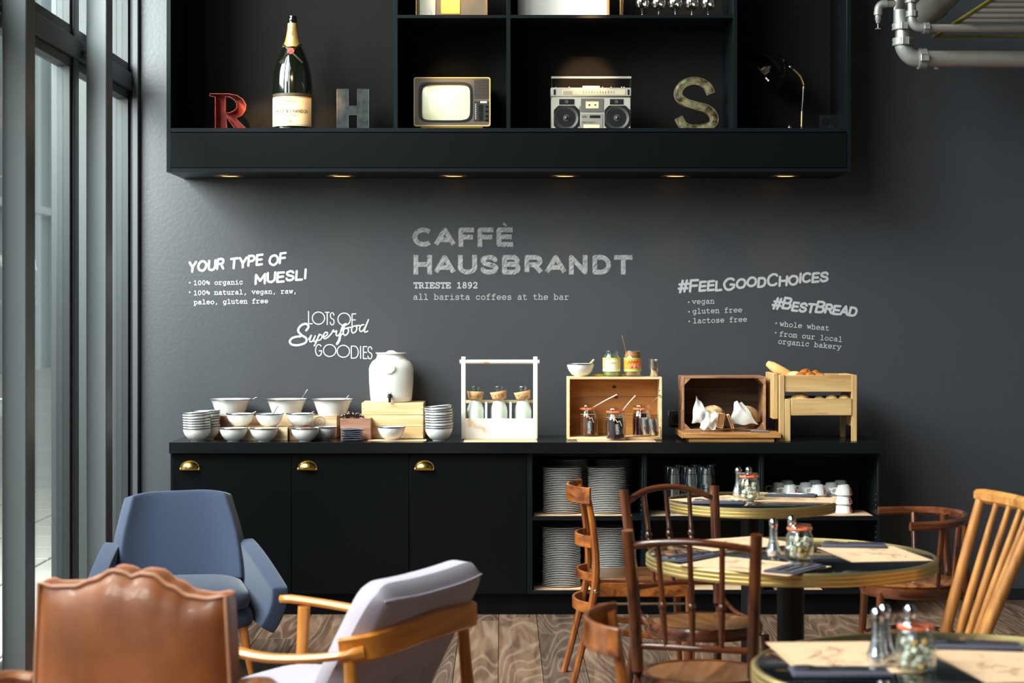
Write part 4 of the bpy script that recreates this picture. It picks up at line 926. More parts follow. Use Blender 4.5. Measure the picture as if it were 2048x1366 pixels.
# kraft paper mats on the worktop
m_kraft = M('kraft_paper', (226,186,150), .75, var=.12, vscale=20); m_print = M('brown_print', (150,112,76), .8)
def mat_(x, y, z, w, d, ang, label, group, title=True):
    o = thing('paper_placemat', label, 'placemat', (x,y,z), ang, group)
    mk('sheet', B().box(-w/2,w/2,-d/2,d/2,0,.0008), m_kraft, o, sm=0)
    b = B(); b.out = Vector((0,0,1)); f_ = lambda x, y: Vector((x,y,.0011))
    e = .008
    for p_, q_ in (((-w/2+e,-d/2+e),(w/2-e,-d/2+e)),((-w/2+e,d/2-e),(w/2-e,d/2-e)),((-w/2+e,-d/2+e),(-w/2+e,d/2-e)),((w/2-e,-d/2+e),(w/2-e,d/2-e))): ribbon(b, [p_, q_], .0012, f_)
    rn = random.Random(int(x*1000)+int(y*100))
    if title:
        for k in range(3): ribbon(b, [(-w*.12, -d*.30+k*.012),(w*.12, -d*.30+k*.012)], .0025, f_)
        for k in range(16):
            cx_, cy_ = rn.uniform(-w*.3,w*.3), rn.uniform(-d*.1,d*.32)
            ribbon(b, [(cx_+rn.uniform(-.025,.025), cy_+rn.uniform(-.02,.02)) for _ in range(5)], .0018, f_)
    mk('print', b, m_print, o, sm=0, fix=False, kind='stuff')
    return o
mat_(XQ(795,9.85), 9.835, zb, .30, .13, 0, 'kraft paper mat under the bowl before the pine box', 'paper mats on the worktop', False)
mat_(XQ(1001,9.8), 9.80, zb, .375, .24, 0, 'kraft paper mat under the white bottle carrier', 'paper mats on the worktop', False)
mat_(XQ(1232,9.8), 9.81, zb, .40, .22, 0, 'kraft paper mat under the jam crate', 'paper mats on the worktop', False)
# pine box with the water dispenser
m_pine = wood('pine', (240,214,170), (208,166,112), 0, .7, .5, rings=26, c3=(214,170,116)); m_pine_d = wood('pine_warm', (206,142,74), (168,102,44), 0, .7, .55, rings=40, c3=(150,88,36)); m_pine_l = wood('pine_edge', (240,212,168), (222,184,134), 0, 1, .5)
Yb = 9.96; x0, x1 = XQ(723,Yb), XQ(847,Yb); zt_ = ZQ(806,Yb); h = zt_-zb
pb = thing('pine_box', 'upturned pale pine box with a panelled front under the water jar', 'box', ((x0+x1)/2, Yb, zb)); w = (x1-x0)/2
for i in range(3):
    mk('front_board', B().box(-w+.001,w-.001,0,.012,.0+h*i/3+.0006,h*(i+1)/3-.0006,.0012), m_pine, pb)
mk('end_board', B().box(-w,-w+.011,.012,.25,0,h,.001), m_pine, pb); mk('end_board', B().box(w-.011,w,.012,.25,0,h,.001), m_pine, pb)
mk('top_board', B().box(-w+.011,w-.011,.012,.25,h-.011,h,.001), m_pine_l, pb); mk('back_board', B().box(-w,w,.25,.26,0,h), m_pine, pb)
b = B()
for sx in (-1,1):
    for zz in (.03,.075,.12,.155): b.lathe([(.0022,0),(.002,-.0006),(0,-.0006)], n=6, mat=Matrix.Translation((sx*(w-.006), 0, zz)) @ Matrix.Rotation(-pi/2,4,'X'))
mk('nail_heads', b, M('nail', (70,60,50), .4, .6), pb, kind='stuff')
Yj = 10.09; kj = Yj/F
jw = thing('water_dispenser', 'white ceramic water dispenser jar with lid, paper tag and small tap', 'dispenser', (XQ(782.5,Yj), Yj, zt_+.0004))
hq = lambda r, y: (r*kj, (804-y)*kj)
m_cer = M('white_ceramic', (226,224,220), .12, coat=.5)
mk('jar_body', B().lathe([(0,.0),hq(38,804),hq(41,802),hq(42.5,792),hq(44.5,765),hq(45,738),hq(43,731),hq(38,723),hq(31,718),hq(29,714),hq(28.5,709),(27*kj,(804-709)*kj)], n=44), m_cer, jw, sm=60)
mk('lid', B().lathe([(30*kj,(804-708.6)*kj),(31.5*kj,(804-707)*kj),(31*kj,(804-705.5)*kj),(12*kj,(804-705)*kj),(8*kj,(804-703)*kj),(5*kj,(804-701.5)*kj),(0,(804-701)*kj)], n=36), m_cer, jw)
tg = mk('paper_tag', B().prism([(.034*math.cos(math.radians(a+22.5)), .034*math.sin(math.radians(a+22.5))) for a in range(0,360,45)], -.0008, .0008), M('white_card_tag', (236,234,230), .7), jw, loc=(-.006, -45*kj-.012, (804-734)*kj), rot=(.12,0,.15))
ln_ = [Vector((-29*kj,-.02,(804-716)*kj)), Vector((-.03,-.088,(804-719)*kj)), Vector((-.006,-.128,(804-723)*kj)), Vector((.03,-.1,(804-719)*kj)), Vector((29*kj,-.02,(804-714)*kj))]
mk('tag_string', B().tube(spl(ln_,4), .0008, 5), M('string', (206,200,190), .8), jw)
m_tap = M('black_tap', (26,26,28), .2)
b = B(); y_ = -44*kj
b.tube([Vector((0,y_+.004,.036)), Vector((0,y_-.03,.036))], .007, 12).tube([Vector((0,y_-.026,.042)), Vector((0,y_-.026,.004))], [.008,.0065], 12).lathe([(.011,0),(.012,.004),(.010,.01)], (0,y_-.026,.028), 14)
mk('tap_body', b, m_tap, jw); mk('tap_lever', B().band([Vector((-.014,y_-.026,.058)), Vector((0,y_-.026,.046)), Vector((.014,y_-.026,.058))], .008, .003, up=(0,1,0)), m_chrome, jw)
mk('tap_washer', B().lathe([(.013,0),(.013,.003),(0,.003)], n=16, mat=Matrix.Translation((0,y_,.036)) @ Matrix.Rotation(pi/2,4,'X')), m_chrome, jw)
# milk bottle carrier
Yc = 9.90; kc = Yc/F
mc_ = thing('bottle_carrier', 'white painted wooden carrier with round handle holding three milk bottles', 'carrier', (XQ(998.5,Yc), Yc, zb+.0012))
m_wp = M('chipped_white_paint', (220,216,208), .5, var=.3, vscale=7, col2=(196,158,108), contrast=.06, mid=.37, bump=.1, bscale=60)
m_wp2 = M('white_paint', (222,219,214), .45)
K = lambda x, y: ((x-998.5)*kc, (873-y)*kc)
for a in (922.5, 1066.5):
    mk('side_post', B().box(K(a,0)[0], K(a+9,0)[0], .0, .022, 0, K(0,708)[1], .004, seg=2), m_wp2, mc_)
    mk('side_panel', B().box(K(a+1,0)[0], K(a+7,0)[0], .022, .12, 0, K(0,812)[1], .002), m_wp2, mc_)
mk('front_panel', B().box(K(931,0)[0], K(1067,0)[0], .002, .014, .0, K(0,832)[1], .0015), m_wp, mc_)
mk('back_panel', B().box(K(931,0)[0], K(1067,0)[0], .108, .12, .0, K(0,832)[1], .0015), m_wp2, mc_)
mk('floor_panel', B().box(K(931,0)[0], K(1067,0)[0], .014, .108, .0, .01), m_wp2, mc_)
mk('back_rail', B().box(K(931,0)[0], K(1067,0)[0], .106, .118, K(0,803)[1], K(0,797)[1], .001), wood('rail_wood', (206,184,140), (176,150,104), 0), mc_)
for a in (970, 1019): mk('divider', B().box(K(a,0)[0], K(a+4.5,0)[0], .016, .106, .01, K(0,800)[1], .001), m_wp2, mc_)
mk('handle_bar', B().tube([Vector((K(919,0)[0],.011,K(0,718.5)[1])), Vector((K(1079,0)[0],.011,K(0,718.5)[1]))], .0115, 14), m_wp, mc_)
for a in (952, 999, 1047): mk('knob', B().lathe([(.004,0),(.004,-.008),(.0065,-.012),(.005,-.017),(0,-.018)], n=12, mat=Matrix.Translation((K(a,0)[0],.002,K(0,848)[1])) @ Matrix.Rotation(-pi/2,4,'X') @ Matrix.Scale(-1,4,(0,0,1))), m_wp2, mc_)
m_milk = M('milk', (206,216,204), .25, coat=.6); m_gl = glass('jar_glass', (246,250,248), .05, .03, .18, .7); m_kl = M('kraft_label', (206,160,112), .75)
for i, (px, s, lb, tl_) in enumerate(((951,'Hafer',  'milk bottle with kraft collar reading a long handwritten word, leftmost in the white carrier', .03),(998,'1.5%','milk bottle with kraft collar reading 1.5%, in the middle of the white carrier',-.15),(1046,'Soya','milk bottle with kraft collar reading Soya, right in the white carrier',-.18))):
    mb = thing('milk_bottle', lb, 'bottle', (XQ(px,Yc+.05), Yc+.062, zb+.0125), 0, 'milk bottles')
    mk('milk_fill', B().lathe([(0,.0),(.044,.001),(.045,.004),(.045,.13),(.042,.15),(.028,.185),(.022,.205),(0,.205)], n=28), m_milk, mb)
    mk('glass_neck', B().lathe([(.0225,.2),(.0205,.225),(.0205,.245),(.025,.247),(.026,.256),(.024,.262),(.019,.262),(.0185,.225),(.0195,.2)], n=24), m_gl, mb)
    R_ = .030
    def cf(u, v, i=i, tl_=tl_):
        a = lerp(-1.35, 1.35, u); r_ = lerp(.036, .046, v); z_ = lerp(.193, .236, v)
        p_ = Vector((r_*math.sin(a), -r_*math.cos(a), z_)); return Matrix.Rotation(tl_, 4, 'Y') @ (p_-Vector((0,0,.21)))+Vector((0,0,.21))
    cl_ = mk('collar_label', B().grid(cf, 16, 3), m_kl, mb, mods=(SOL(.001),))
    b = B()
    def tx(x, y, tl_=tl_): 
        a = x/.041; r_ = lerp(.036,.046,(y+.004)/.035)+.0012; p_ = Vector((r_*math.sin(a), -r_*math.cos(a), .200+y)); return Matrix.Rotation(tl_, 4, 'Y') @ (p_-Vector((0,0,.21)))+Vector((0,0,.21))
    if s == 'Hafer':
        ribbon(b, [(v.x, v.y) for v in spl([(-.038,.004,0),(-.034,.018,0),(-.030,.006,0),(-.026,.013,0),(-.021,.006,0),(-.016,.013,0),(-.012,.006,0),(-.006,.013,0),(-.002,.005,0),(.004,.013,0),(.008,.006,0),(.014,.02,0),(.012,-.002,0),(.02,.012,0),(.024,.006,0),(.032,.014,0)],5)], .0014, tx)
    elif s == '1.5%': text(b, '1.5%', .019, .0015, lambda x, y: tx(x-.024, y+.001), 'sans', gap=26, jit=2, slant=.2)
    else:
        for pl_ in ([(-.016,.018),(-.022,.02),(-.026,.014),(-.02,.010),(-.018,.004),(-.026,.001)],[(-.006,.010),(-.012,.008),(-.01,.002),(-.004,.005),(-.006,.010),(.002,.009)],[(.004,.010),(.006,.003),(.011,.010),(.01,.0),(.006,-.006),(.014,.004)],[(.024,.010),(.018,.009),(.017,.003),(.022,.003),(.024,.011),(.024,.003),(.028,.004)]):
            ribbon(b, [(v.x, v.y) for v in spl([(x,y,0) for x,y in pl_],4)], .0014, tx)
    mk('handwriting', b, m_ink, cl_, sm=0, fix=False, kind='stuff')
# jam crate
Yk = 9.86; kk = Yk/F; K = lambda x, y: ((x-1229.5)*kk, (874-y)*kk)
jc = thing('jam_crate', 'pine crate on its side as a shelf for the jam jars', 'crate', (XQ(1229.5,Yk), Yk, zb+.0012)); wv = K(1324,0)[0]; hv = K(0,749)[1]; dv = .17; tt = .012
mk('side_board', B().box(-wv,-wv+tt,0,dv,0,hv,.001), m_pine_l, jc); mk('side_board', B().box(wv-tt,wv,0,dv,0,hv,.001), m_pine_l, jc)
mk('top_board', B().box(-wv+tt,wv-tt,0,dv,hv-.011,hv,.001), m_pine_l, jc); mk('bottom_board', B().box(-wv+tt,wv-tt,0,dv,0,.013,.001), m_pine_l, jc)
for a, c_ in ((.013, .1185), (.119, .2155), (.216, hv-.011)): 
    bdv = mk('back_board', B().box(-wv+tt,wv-tt,dv-.012,dv,a,c_-.001,.001), m_pine_d, jc)
m_knot = M('wood_knot', (92,52,26), .6, var=.5, vscale=80)
for x, z in ((1232,771),(1236,792)): 
    mk('knot', B().lathe([(.0105,0),(.009,-.0006),(0,-.0008)], n=14, rx=1.1, ry=.8, mat=Matrix.Translation((K(x,0)[0], dv-.0125, K(0,z)[1])) @ Matrix.Rotation(-pi/2,4,'X')), m_knot, jc, label='dark brown knot')
b = B()
for sx in (-1,1):
    for y in (776,850): b.ball((sx*(wv-tt), .002, K(0,y)[1]), .0035, 8)
mk('nail_holes', b, M('nail_hole', (46,30,18), .7), jc, kind='stuff')
m_orub = M('orange_rubber', (236,112,60), .4); m_wire = M('wire', (170,170,172), .25, 1)
def clip_jar(px, Y, z, r, h, fill, label, grp, tagt=None, ring=m_orub, fillh=.72, sugar=False, cat='jar'):
    j = thing('clip_jar', label, cat, (XQ(px,Y), Y, z), 0, grp)
    mk('glass_body', B().lathe([(0,.001),(r*.86,0),(r,.006),(r*1.0,h*.2),(r*1.02,h*.5),(r*.96,h*.68),(r*.80,h*.78),(r*.80,h*.84),(r*.77,h*.84),(r*.77,h*.78),(r*.93,h*.67),(r*.98,h*.5),(r*.96,.01),(0,.006)], n=28), m_gl, j)
    if fill: mk('jam_fill', B().lathe([(0,.008),(r*.92,.009),(r*.95,h*.25),(r*.955,h*.5),(r*.9,h*fillh),(0,h*fillh+.003)], n=26), fill, j)
    mk('sealing_ring', B().lathe([(r*.78,h*.845),(r*.9,h*.84),(r*.93,h*.87),(r*.9,h*.9),(r*.78,h*.9)], n=28), ring, j, label='orange rubber sealing ring')
    mk('glass_lid', B().lathe([(r*.86,h*.9),(r*.87,h*.95),(r*.8,h*.985),(r*.55,h*.985),(r*.5,h*.965),(0,h*.965)], n=26), m_gl, j)
    b = B()
    for s in (-1, 1):
        b.tube(spl([Vector((s*r*.9,-r*.2,h*.93)), Vector((s*r*.45,-r*.95,h*.92)), Vector((s*r*.2,-r*1.0,h*.80)), Vector((s*r*.25,-r*1.02,h*.72))], 4), .0013, 5)
    b.tube([Vector((r*.84*math.cos(a), r*.84*math.sin(a), h*.80)) for a in [2*pi*i/20 for i in range(20)]], .0011, 5, closed=True)
    mk('wire_clasp', b, m_wire, j, kind='stuff')
    if tagt:
        th_, tc_ = .055, M('slate_tag'+tagt[1], (60,62,68) if tagt[1] == 'a' else (38,38,42), .6)
        rt = (0, tagt[2], 0); o_ = Vector((tagt[3], -r*1.12, h*.36))
        tg_ = mk('slate_tag', B().prism([(-.013,-.03),(.013,-.03),(.014,.018),(.009,.027),(-.009,.027),(-.014,.018)], -.0008, .0008), tc_, j, loc=o_, rot=rt)
        b = B(); text(b, tagt[0], .0125, .0016, lambda x, y: Vector((.005-y, -.0012, .022-x)), 'sans', gap=26, jit=2.5, slant=.1, hs=.8)
        mk('handwriting', b, m_wht, tg_, sm=0, fix=False, kind='stuff')
        mk('twine', B().tube(spl([Vector((-r*.5,-r*.8,h*.72)), Vector((0,-r*1.1,h*.63)), Vector((tagt[3],-r*1.14,h*.56)), Vector((tagt[3]+.012,-r*1.15,h*.60)), Vector((tagt[3]+.022,-r*1.15,h*.45))], 4), .0014, 6), M('twine', (216,200,164), .8), j)
        mk('twine_neck', B().tube([Vector((r*.9*math.cos(a), r*.9*math.sin(a), h*.70)) for a in [2*pi*i/20 for i in range(20)]], .0013, 5, closed=True), M('twine', (216,200,164)), j)
    return j
j_apr = M('apricot_jam', (120,54,14), .2, coat=.5, var=.4, vscale=30); j_che = M('cherry_jam', (60,12,18), .15, coat=.6, var=.6, vscale=40, bump=.4, bscale=60); j_ber = M('berry_jam', (74,16,20), .15, coat=.6, var=.5, vscale=40)
zi = zb+.0012+.0135
clip_jar(1177, 9.93, zi, .050, .166, j_apr, 'clip top jar of amber jam with slate tag, left inside the pine crate', 'jam jars', ('Aprikose','a',0,.002))
clip_jar(1231, 9.815, zb+.0024, .052, .168, j_che, 'clip top jar of dark cherry jam with tag reading Kirsch, before the crate', 'jam jars', ('Kirsch','b',-.12,.006))
clip_jar(1283, 9.93, zi, .049, .166, j_ber, 'clip top jar of red jam, right inside the pine crate', 'jam jars')
m_cream_pl = M('cream_plastic', (238,226,206), .35)
for (px, py, Y, qx, qy, lb, mt_) in ((1186,815,9.93,1234,789,'cream long handled spoon in the left jam jar',m_cream_pl),(1246,820,9.86,1271,791,'cream spoon handle in the cherry jam jar',m_cream_pl),(1290,815,9.92,1320,790,'steel spoon handle in the right jam jar',m_steelc)):
    a_ = P(px,py,Y); e_ = P(qx,qy,Y-.07); o = thing('spoon', lb, 'spoon', a_); d_ = e_-a_
    mk('handle', B().tube(spl([-d_*.25, Vector((0,0,0)), d_*.5+Vector((0,0,.002)), d_], 4), [.002,.0024,.003], 6), mt_, o)
    mk('spoon_bowl', B().ball(-d_*.25, .009, 8, 1,.6,.8), mt_, o)
zt2 = zb+.0012+hv+.0004
place_bowl(XQ(1161,9.93), 9.94, zt2, 'white enamel bowl with wooden spoon on top of the jam crate', grp='single enamel bowls')
o = thing('wooden_spoon', 'wooden spoon handle sticking out of the bowl on the jam crate', 'spoon', P(1172,736,9.93)); mk('handle', B().tube([Vector((-.02,0,-.02)), P(1188,719,9.93)-P(1172,736,9.93)], [.004,.0055], 10), wood('spoon_wood', (226,190,146), (200,158,110), 0), o); mk('spoon_bowl', B().ball((-.024,0,-.024), .013, 10, 1, .8, .5), wood('spoon_wood', (226,190,146), (200,158,110), 0), o)
m_yl = M('yellow_lid', (226,196,60), .35)
for x, Y, lb in ((1198, 10.0, 'yellow screw lid lying left of the honey jar'), (1245, 10.0, 'yellow screw lid between the honey and the nut spread')):
    o = mk('screw_lid', B().lathe([(0,.011),(.03,.011),(.032,.009),(.032,.0),(.03,.0),(.0295,.008),(0,.008)], n=30), m_yl, None, loc=(XQ(x,Y), Y, zt2)); tag(o, lb, 'lid', 'yellow screw lids')
def spread_jar(px, Y, label, lidc, fillm, lab1, lab2, fh):
    j = thing('spread_jar', label, 'jar', (XQ(px,Y), Y, zt2), 0, 'open spread jars'); r, h = .0455, .135
    mk('glass_body', B().lathe([(0,.001),(r*.9,0),(r,.006),(r,h*.74),(r*.94,h*.81),(r*.82,h*.85),(r*.82,h*.88),(r*.86,h*.89),(r*.86,h*.97),(r*.84,h),(r*.79,h),(r*.78,h*.85),(r*.95,h*.73),(r*.95,.008),(0,.005)], n=30), m_gl, j)
    mk('fill', B().lathe([(0,.007),(r*.93,.008),(r*.94,h*min(fh,.72)),(r*(.94 if fh < .75 else .8),h*fh),(0,h*fh)], n=26), fillm, j)
    mk('paper_label', cyl_patch(B(), r+.0006, h*.2, h*.73, -1.7, 1.7, 24), lab1, j)
    return j, r, h
j, r, h = spread_jar(1223, 9.95, 'glass honey jar with green and cream label on the jam crate', None, M('pale_honey', (150,160,50), .1, coat=.5), M('green_label', (176,200,96), .6, var=.35, vscale=25, col2=(232,220,90)), None, .70)
mk('label_panel', cyl_patch(cyl_patch(B(), r+.0012, h*.31, h*.67, -.95, .75, 16), r+.0009, h*.2, h*.30, -1.6, 1.6, 20), M('cream_label2', (236,232,196), .6), j)
b = B(); ribbon(b, [(v.x,v.y) for v in spl([(-.022,0,0),(-.016,.008,0),(-.012,0,0),(-.006,.006,0),(-.001,0,0),(.004,.009,0),(.008,0,0),(.014,.005,0),(.02,.002,0)],4)], .0016, lambda x, y: Vector(((r+.0018)*math.sin(x/r), -(r+.0018)*math.cos(x/r), h*.5+y)))
ribbon(b, [(-.02,-.012),(.014,-.012)], .0012, lambda x, y: Vector(((r+.0018)*math.sin(x/r), -(r+.0018)*math.cos(x/r), h*.5+y)))
mk('label_writing', b, m_ink, j, sm=0, fix=False, kind='stuff')
j, r, h = spread_jar(1265, 9.95, 'nut spread jar with orange label and spoon on the jam crate', None, M('nut_cream', (168,106,58), .35), M('orange_label', (244,170,50), .55, var=.4, vscale=22, col2=(236,110,50)), None, .96)
mk('label_panel', cyl_patch(cyl_patch(B(), r+.001, h*.2, h*.28, -1.6, 1.6, 20), r+.001, h*.68, h*.73, -1.6, 1.6, 20), M('green_strip', (150,200,110), .6), j)
b = B(); ribbon(b, [(v.x,v.y) for v in spl([(-.028,-.004,0),(-.02,.010,0),(-.014,-.002,0),(-.006,.010,0),(0,0,0),(.008,.012,0),(.012,0,0),(.02,.009,0),(.028,.004,0)],4)], .0034, lambda x, y: Vector(((r+.0018)*math.sin(x/r), -(r+.0018)*math.cos(x/r), h*.53+y)))
mk('label_writing', b, M('red_print', (196,60,30), .5), j, sm=0, fix=False, kind='stuff')
mk('label_fruit', B().ball((.012,-r-.001,h*.40), .008, 10, 1,.3,1).ball((-.008,-r-.001,h*.37), .007, 10, 1,.3,1).ball((.026,-r+.005,h*.38), .006, 10, 1,.3,1), M('fruit_print', (60,130,140), .5, var=.6, vscale=120, col2=(220,60,90)), j, kind='stuff')
o = thing('spoon', 'thin spoon handle rising from the nut spread jar', 'spoon', P(1252,704,9.94)); d_ = P(1245,673,9.94)-P(1252,704,9.94)
mk('handle', B().tube(spl([-d_*.9, Vector((0,0,0)), d_*.6, d_], 4), [.0016,.002,.003], 6), M('aged_brass', (190,160,118)), o); mk('spoon_tip', B().ball(d_, .0045, 8), M('aged_brass', (190,160,118)), o)
# plastic cups
m_cup = glass('clear_plastic', (236,232,228), .30, .2, .5)
def cupstack(x, Y, z, n, r, pitch, axis, label, grp):
    for i in range(n):
        b = B().lathe([(r*.72,0),(r*.75,.001),(r*.98,.044),(r*1.06,.045),(r*1.06,.047),(r*.96,.046),(r*.70,.003),(0,.003)], n=18)
        o = mk('plastic_cup', b, m_cup, None, loc=Vector((x,Y,z))+Vector(axis)*pitch*i); 
        o.rotation_euler = Vector(axis).to_track_quat('Z','Y').to_euler(); tag(o, label % nth(i+1), 'cup', grp)
cupstack(XQ(1308,9.93), 9.94, zt2+.001, 8, .027, .0062, (0,0,1), 'clear plastic cup, %s from the bottom of the upright stack on the jam crate', 'upright stack of plastic cups')
cupstack(XQ(1294,9.76), 9.775, zb+.031, 8, .026, .0062, Vector((-.1,.12,1)).normalized(), 'clear plastic cup, %s from the bottom of the left leaning stack before the crate', 'left leaning stack of plastic cups')
cupstack(XQ(1311,9.76), 9.775, zb+.031, 7, .026, .0062, Vector((-.22,.1,1)).normalized(), 'clear plastic cup, %s from the bottom of the right leaning stack before the crate', 'right leaning stack of plastic cups')
# bread crate
Yr = 9.83; kr = Yr/F; K = lambda x, y: ((x-1450)*kr, (874-y)*kr)
bc = thing('bread_crate', 'brown wooden crate lying on its side with loaves in paper inside', 'crate', (XQ(1450,Yr), Yr+.02, zb+.0465))
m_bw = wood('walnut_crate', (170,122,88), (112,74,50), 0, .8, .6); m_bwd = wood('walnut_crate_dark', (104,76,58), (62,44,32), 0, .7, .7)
m_bwx = wood('walnut_crate_y', (176,128,92), (120,80,54), 1, .8, .6)
xl, xr = K(1366,0)[0], K(1533,0)[0]; hb_ = K(0,744)[1]-.0545; d2 = .24
for i in range(3):
    a, c_ = i*.083, i*.083+.079
    mk('side_slat', B().box(xl, xl+.009, a, c_, .0, hb_, .0012), m_bw, bc); mk('side_slat', B().box(xr-.009, xr, a, c_, .0, hb_, .0012), m_bw, bc)
    mk('top_slat', B().box(xl+.009, xr-.009, a, c_, hb_-.009, hb_, .0012), m_bw, bc); mk('bottom_slat', B().box(xl+.009, xr-.009, a, c_, 0, .009, .0012), m_bw, bc)
for i in range(4):
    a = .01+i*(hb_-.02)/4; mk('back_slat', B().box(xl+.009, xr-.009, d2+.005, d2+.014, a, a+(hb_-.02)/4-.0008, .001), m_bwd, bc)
for sx, sz in ((1,1),(1,0),(-1,1),(-1,0)):
    xx = xr-.009 if sx > 0 else xl+.009; zz = hb_-.009 if sz else .009; q_ = -1 if sz else 1
    mk('corner_block', B().prism([(xx,zz),(xx-sx*.034,zz),(xx,zz+q_*.034)], .002, d2), m_bwx, bc, sm=20)
m_crust = M('dark_crust', (150,92,44), .7, bump=1, bscale=40, var=.6, vscale=16, col2=(226,196,150), contrast=.3); m_seed = M('seeded_crust', (200,164,110), .8, bump=1.5, bscale=180, var=.6, vscale=150, col2=(140,96,52))
m_pap = M('white_paper', (206,202,198), .8, bump=.5, bscale=14); m_crumb = M('brown_crumb', (150,100,62), .9, bump=1, bscale=120, var=.4, vscale=60); m_gold_b = M('golden_crust', (226,160,80), .55, bump=.6, bscale=50, var=.6, vscale=14, col2=(238,206,150)); m_brn_b = M('baked_brown', (196,112,44), .45, bump=.5, bscale=50, var=.4, vscale=20)
zf = zb+.0465+.0095
def loaf(x, y, z, rx, ry, rz_, mat, label, rot=(0,0,0), cat='bread', grp=None, nz=.0):
    rn = random.Random(int(abs(x)*997)+int(z*991))
    ph = [rn.uniform(0,6) for _ in range(4)]
    def fn(u, v):
        a, p_ = 2*pi*u, pi*(v-.5); k_ = 1+nz*(math.sin(3*a+ph[0])*math.cos(2*p_+ph[1])+.6*math.sin(5*a+ph[2]+3*p_))
        return Vector((rx*math.cos(p_)*math.cos(a)*k_, ry*math.cos(p_)*math.sin(a)*k_, rz_*(math.sin(p_) if p_ > 0 else math.sin(p_)*.7)*k_))
    b = B().grid(fn, 28, 14); bmesh.ops.remove_doubles(b.bm, verts=b.bm.verts, dist=1e-5)
    o = mk('loaf', b, mat, None, loc=(x,y,z), rot=rot, sm=0); 
    for p_ in o.data.polygons: p_.use_smooth = True
    return tag(o, label, cat, grp)
loaf(XQ(1426,9.92), 9.925, zf+.058, .068, .055, .062, m_crust, 'dark crusty loaf in paper, left inside the brown crate', nz=.03)
loaf(XQ(1494,9.92), 9.925, zf+.056, .066, .055, .062, m_seed, 'seeded brown loaf, right inside the brown crate', (0,.5,0), nz=.015)
def paper(pts, label, sag=.006):
    """crumpled sheet through four world corners (a,b,c,d)"""
    a, b_, c, d_ = pts; rn = random.Random(int(a.x*1000)); ph = [rn.uniform(0,6) for _ in range(6)]
    def fn(u, v):
        p_ = a*(1-u)*(1-v)+b_*u*(1-v)+c*u*v+d_*(1-u)*v
        p_ = p_+Vector((0,-1,.2))*(.014*math.sin(pi*u)*math.sin(pi*v))
        return p_+Vector((.003*math.sin(9*v+ph[1]), sag*math.sin(7*u+ph[2])*math.sin(6*v+ph[3]), sag*.7*math.sin(11*u+5*v+ph[4])))
    o = mk('bread_paper', B().grid(fn, 14, 14), m_pap, None, sm=0, mods=(SOL(.0008),)); 
    return tag(o, label, 'paper')
Yp = 9.862
paper([P(1383,845,Yp), P(1424,850,Yp), P(1417,824,Yp), P(1392,792,Yp)], 'white paper folded round the left loaf in the crate')
paper([P(1460,849,Yp), P(1516,848,Yp-.01), P(1486,806,Yp), P(1470,802,Yp)], 'white paper wrapped round the seeded loaf')
paper([P(1398,858,Yp-.07), P(1430,858,Yp-.075), P(1438,825,Yp-.06), P(1412,826,Yp-.05)], 'crumpled white paper round the sliced bread on the board', .008)
for (x0, y0, lb, an, w_, grp) in ((1440,841,'thick cut end of brown bread standing on the board, left of the two',.15,.034,0),(1460,843,'thin slice of brown bread leaning right on the board',-.35,.013,0)):
    o = thing('bread_slice', lb, 'bread', P(x0,y0,9.80), 0, 'sliced brown bread'); o.rotation_euler = (0,an,0)
    mk('crumb', B().prism(rr_(-w_/2,w_/2,-.036,.036,.005), -.03, .03), m_crumb, o); mk('crust', B().prism([rr_(-w_/2-.0005,w_/2+.0005,-.037,.039,.006), rr_(-w_/2+.0015,w_/2-.0015,-.035,.036,.004)], -.032, -.02).box(-w_/2,w_/2,-.03,.03,.0355,.0385), m_crust, o)
cb = thing('cutting_board', 'thick oiled wooden bread board in front of the brown crate', 'cutting board', (XQ(1462,9.76), 9.775, zb))
m_cb = wood('board_wood', (196,140,84), (140,88,46), 0, .8, .4); hw = 96*9.7/F
mk('board_top', B().box(-hw-.003, hw+.004, -.075, .31, .02, .046, .002), m_cb, cb); mk('board_foot', B().box(-hw*.90, hw*.88, -.062, .30, .0, .02, .001), m_cb, cb)
mk('board_end', B().box(-hw-.012, -hw-.003, -.072, .30, .018, .047, .002), m_cb, cb)
kf = thing('bread_knife', 'bread knife with steel blade and grey handle lying on the board', 'knife', P(1500,851,9.76)+Vector((0,0,-.002)))
kf.location.z = zb+.0525
a_, e_ = P(1463,849,9.77)-P(1500,852,9.76), P(1538,856,9.73)-P(1500,852,9.76); a_.z = .0; e_.z = 0
mk('blade', B().band([a_, Vector((0,0,0)), e_*.05], .016, .0015, up=(0,.8,.6), scale=[.4,1,1]), m_steelc, kf); mk('handle', B().tube([e_*.03, e_*.5, e_], [.0055,.0065,.006], 10), M('grey_handle', (88,88,92), .35, .3), kf)
# bread stand
Yt = 9.74; K = lambda x, y, Y=9.80: Vector((XQ(x,Y), Y, ZQ(y,Y)))
bs = thing('bread_stand', 'two tier oak bread stand with trays of rolls at the right end', 'stand', (XQ(1628,9.76), 9.74, zb))
m_oak = wood('light_oak', (200,162,112), (168,128,80), 0, .8, .5); m_oakz = wood('light_oak_z', (204,168,118), (176,136,88), 2, .8, .5)
k_ = 9.74/F; lx = lambda x: (x-1628)*k_-.0; lz = lambda y: (882-y)*k_
dp = .34
for sx, xa, xb in ((-1,1568.5,1580),(1,1702,1713)):
    mk('front_post', B().box(lx(xa), lx(xb), 0, .022, 0, lz(749) if sx > 0 else lz(797), .002), m_oakz, bs)
    mk('rear_post', B().box(lx(xa), lx(xb), dp-.02, dp, 0, lz(749)-.012, .002), m_oakz, bs)
mk('upper_front_post', B().box(lx(1557), lx(1568), .0, .022, 0, lz(749), .002), m_oakz, bs)
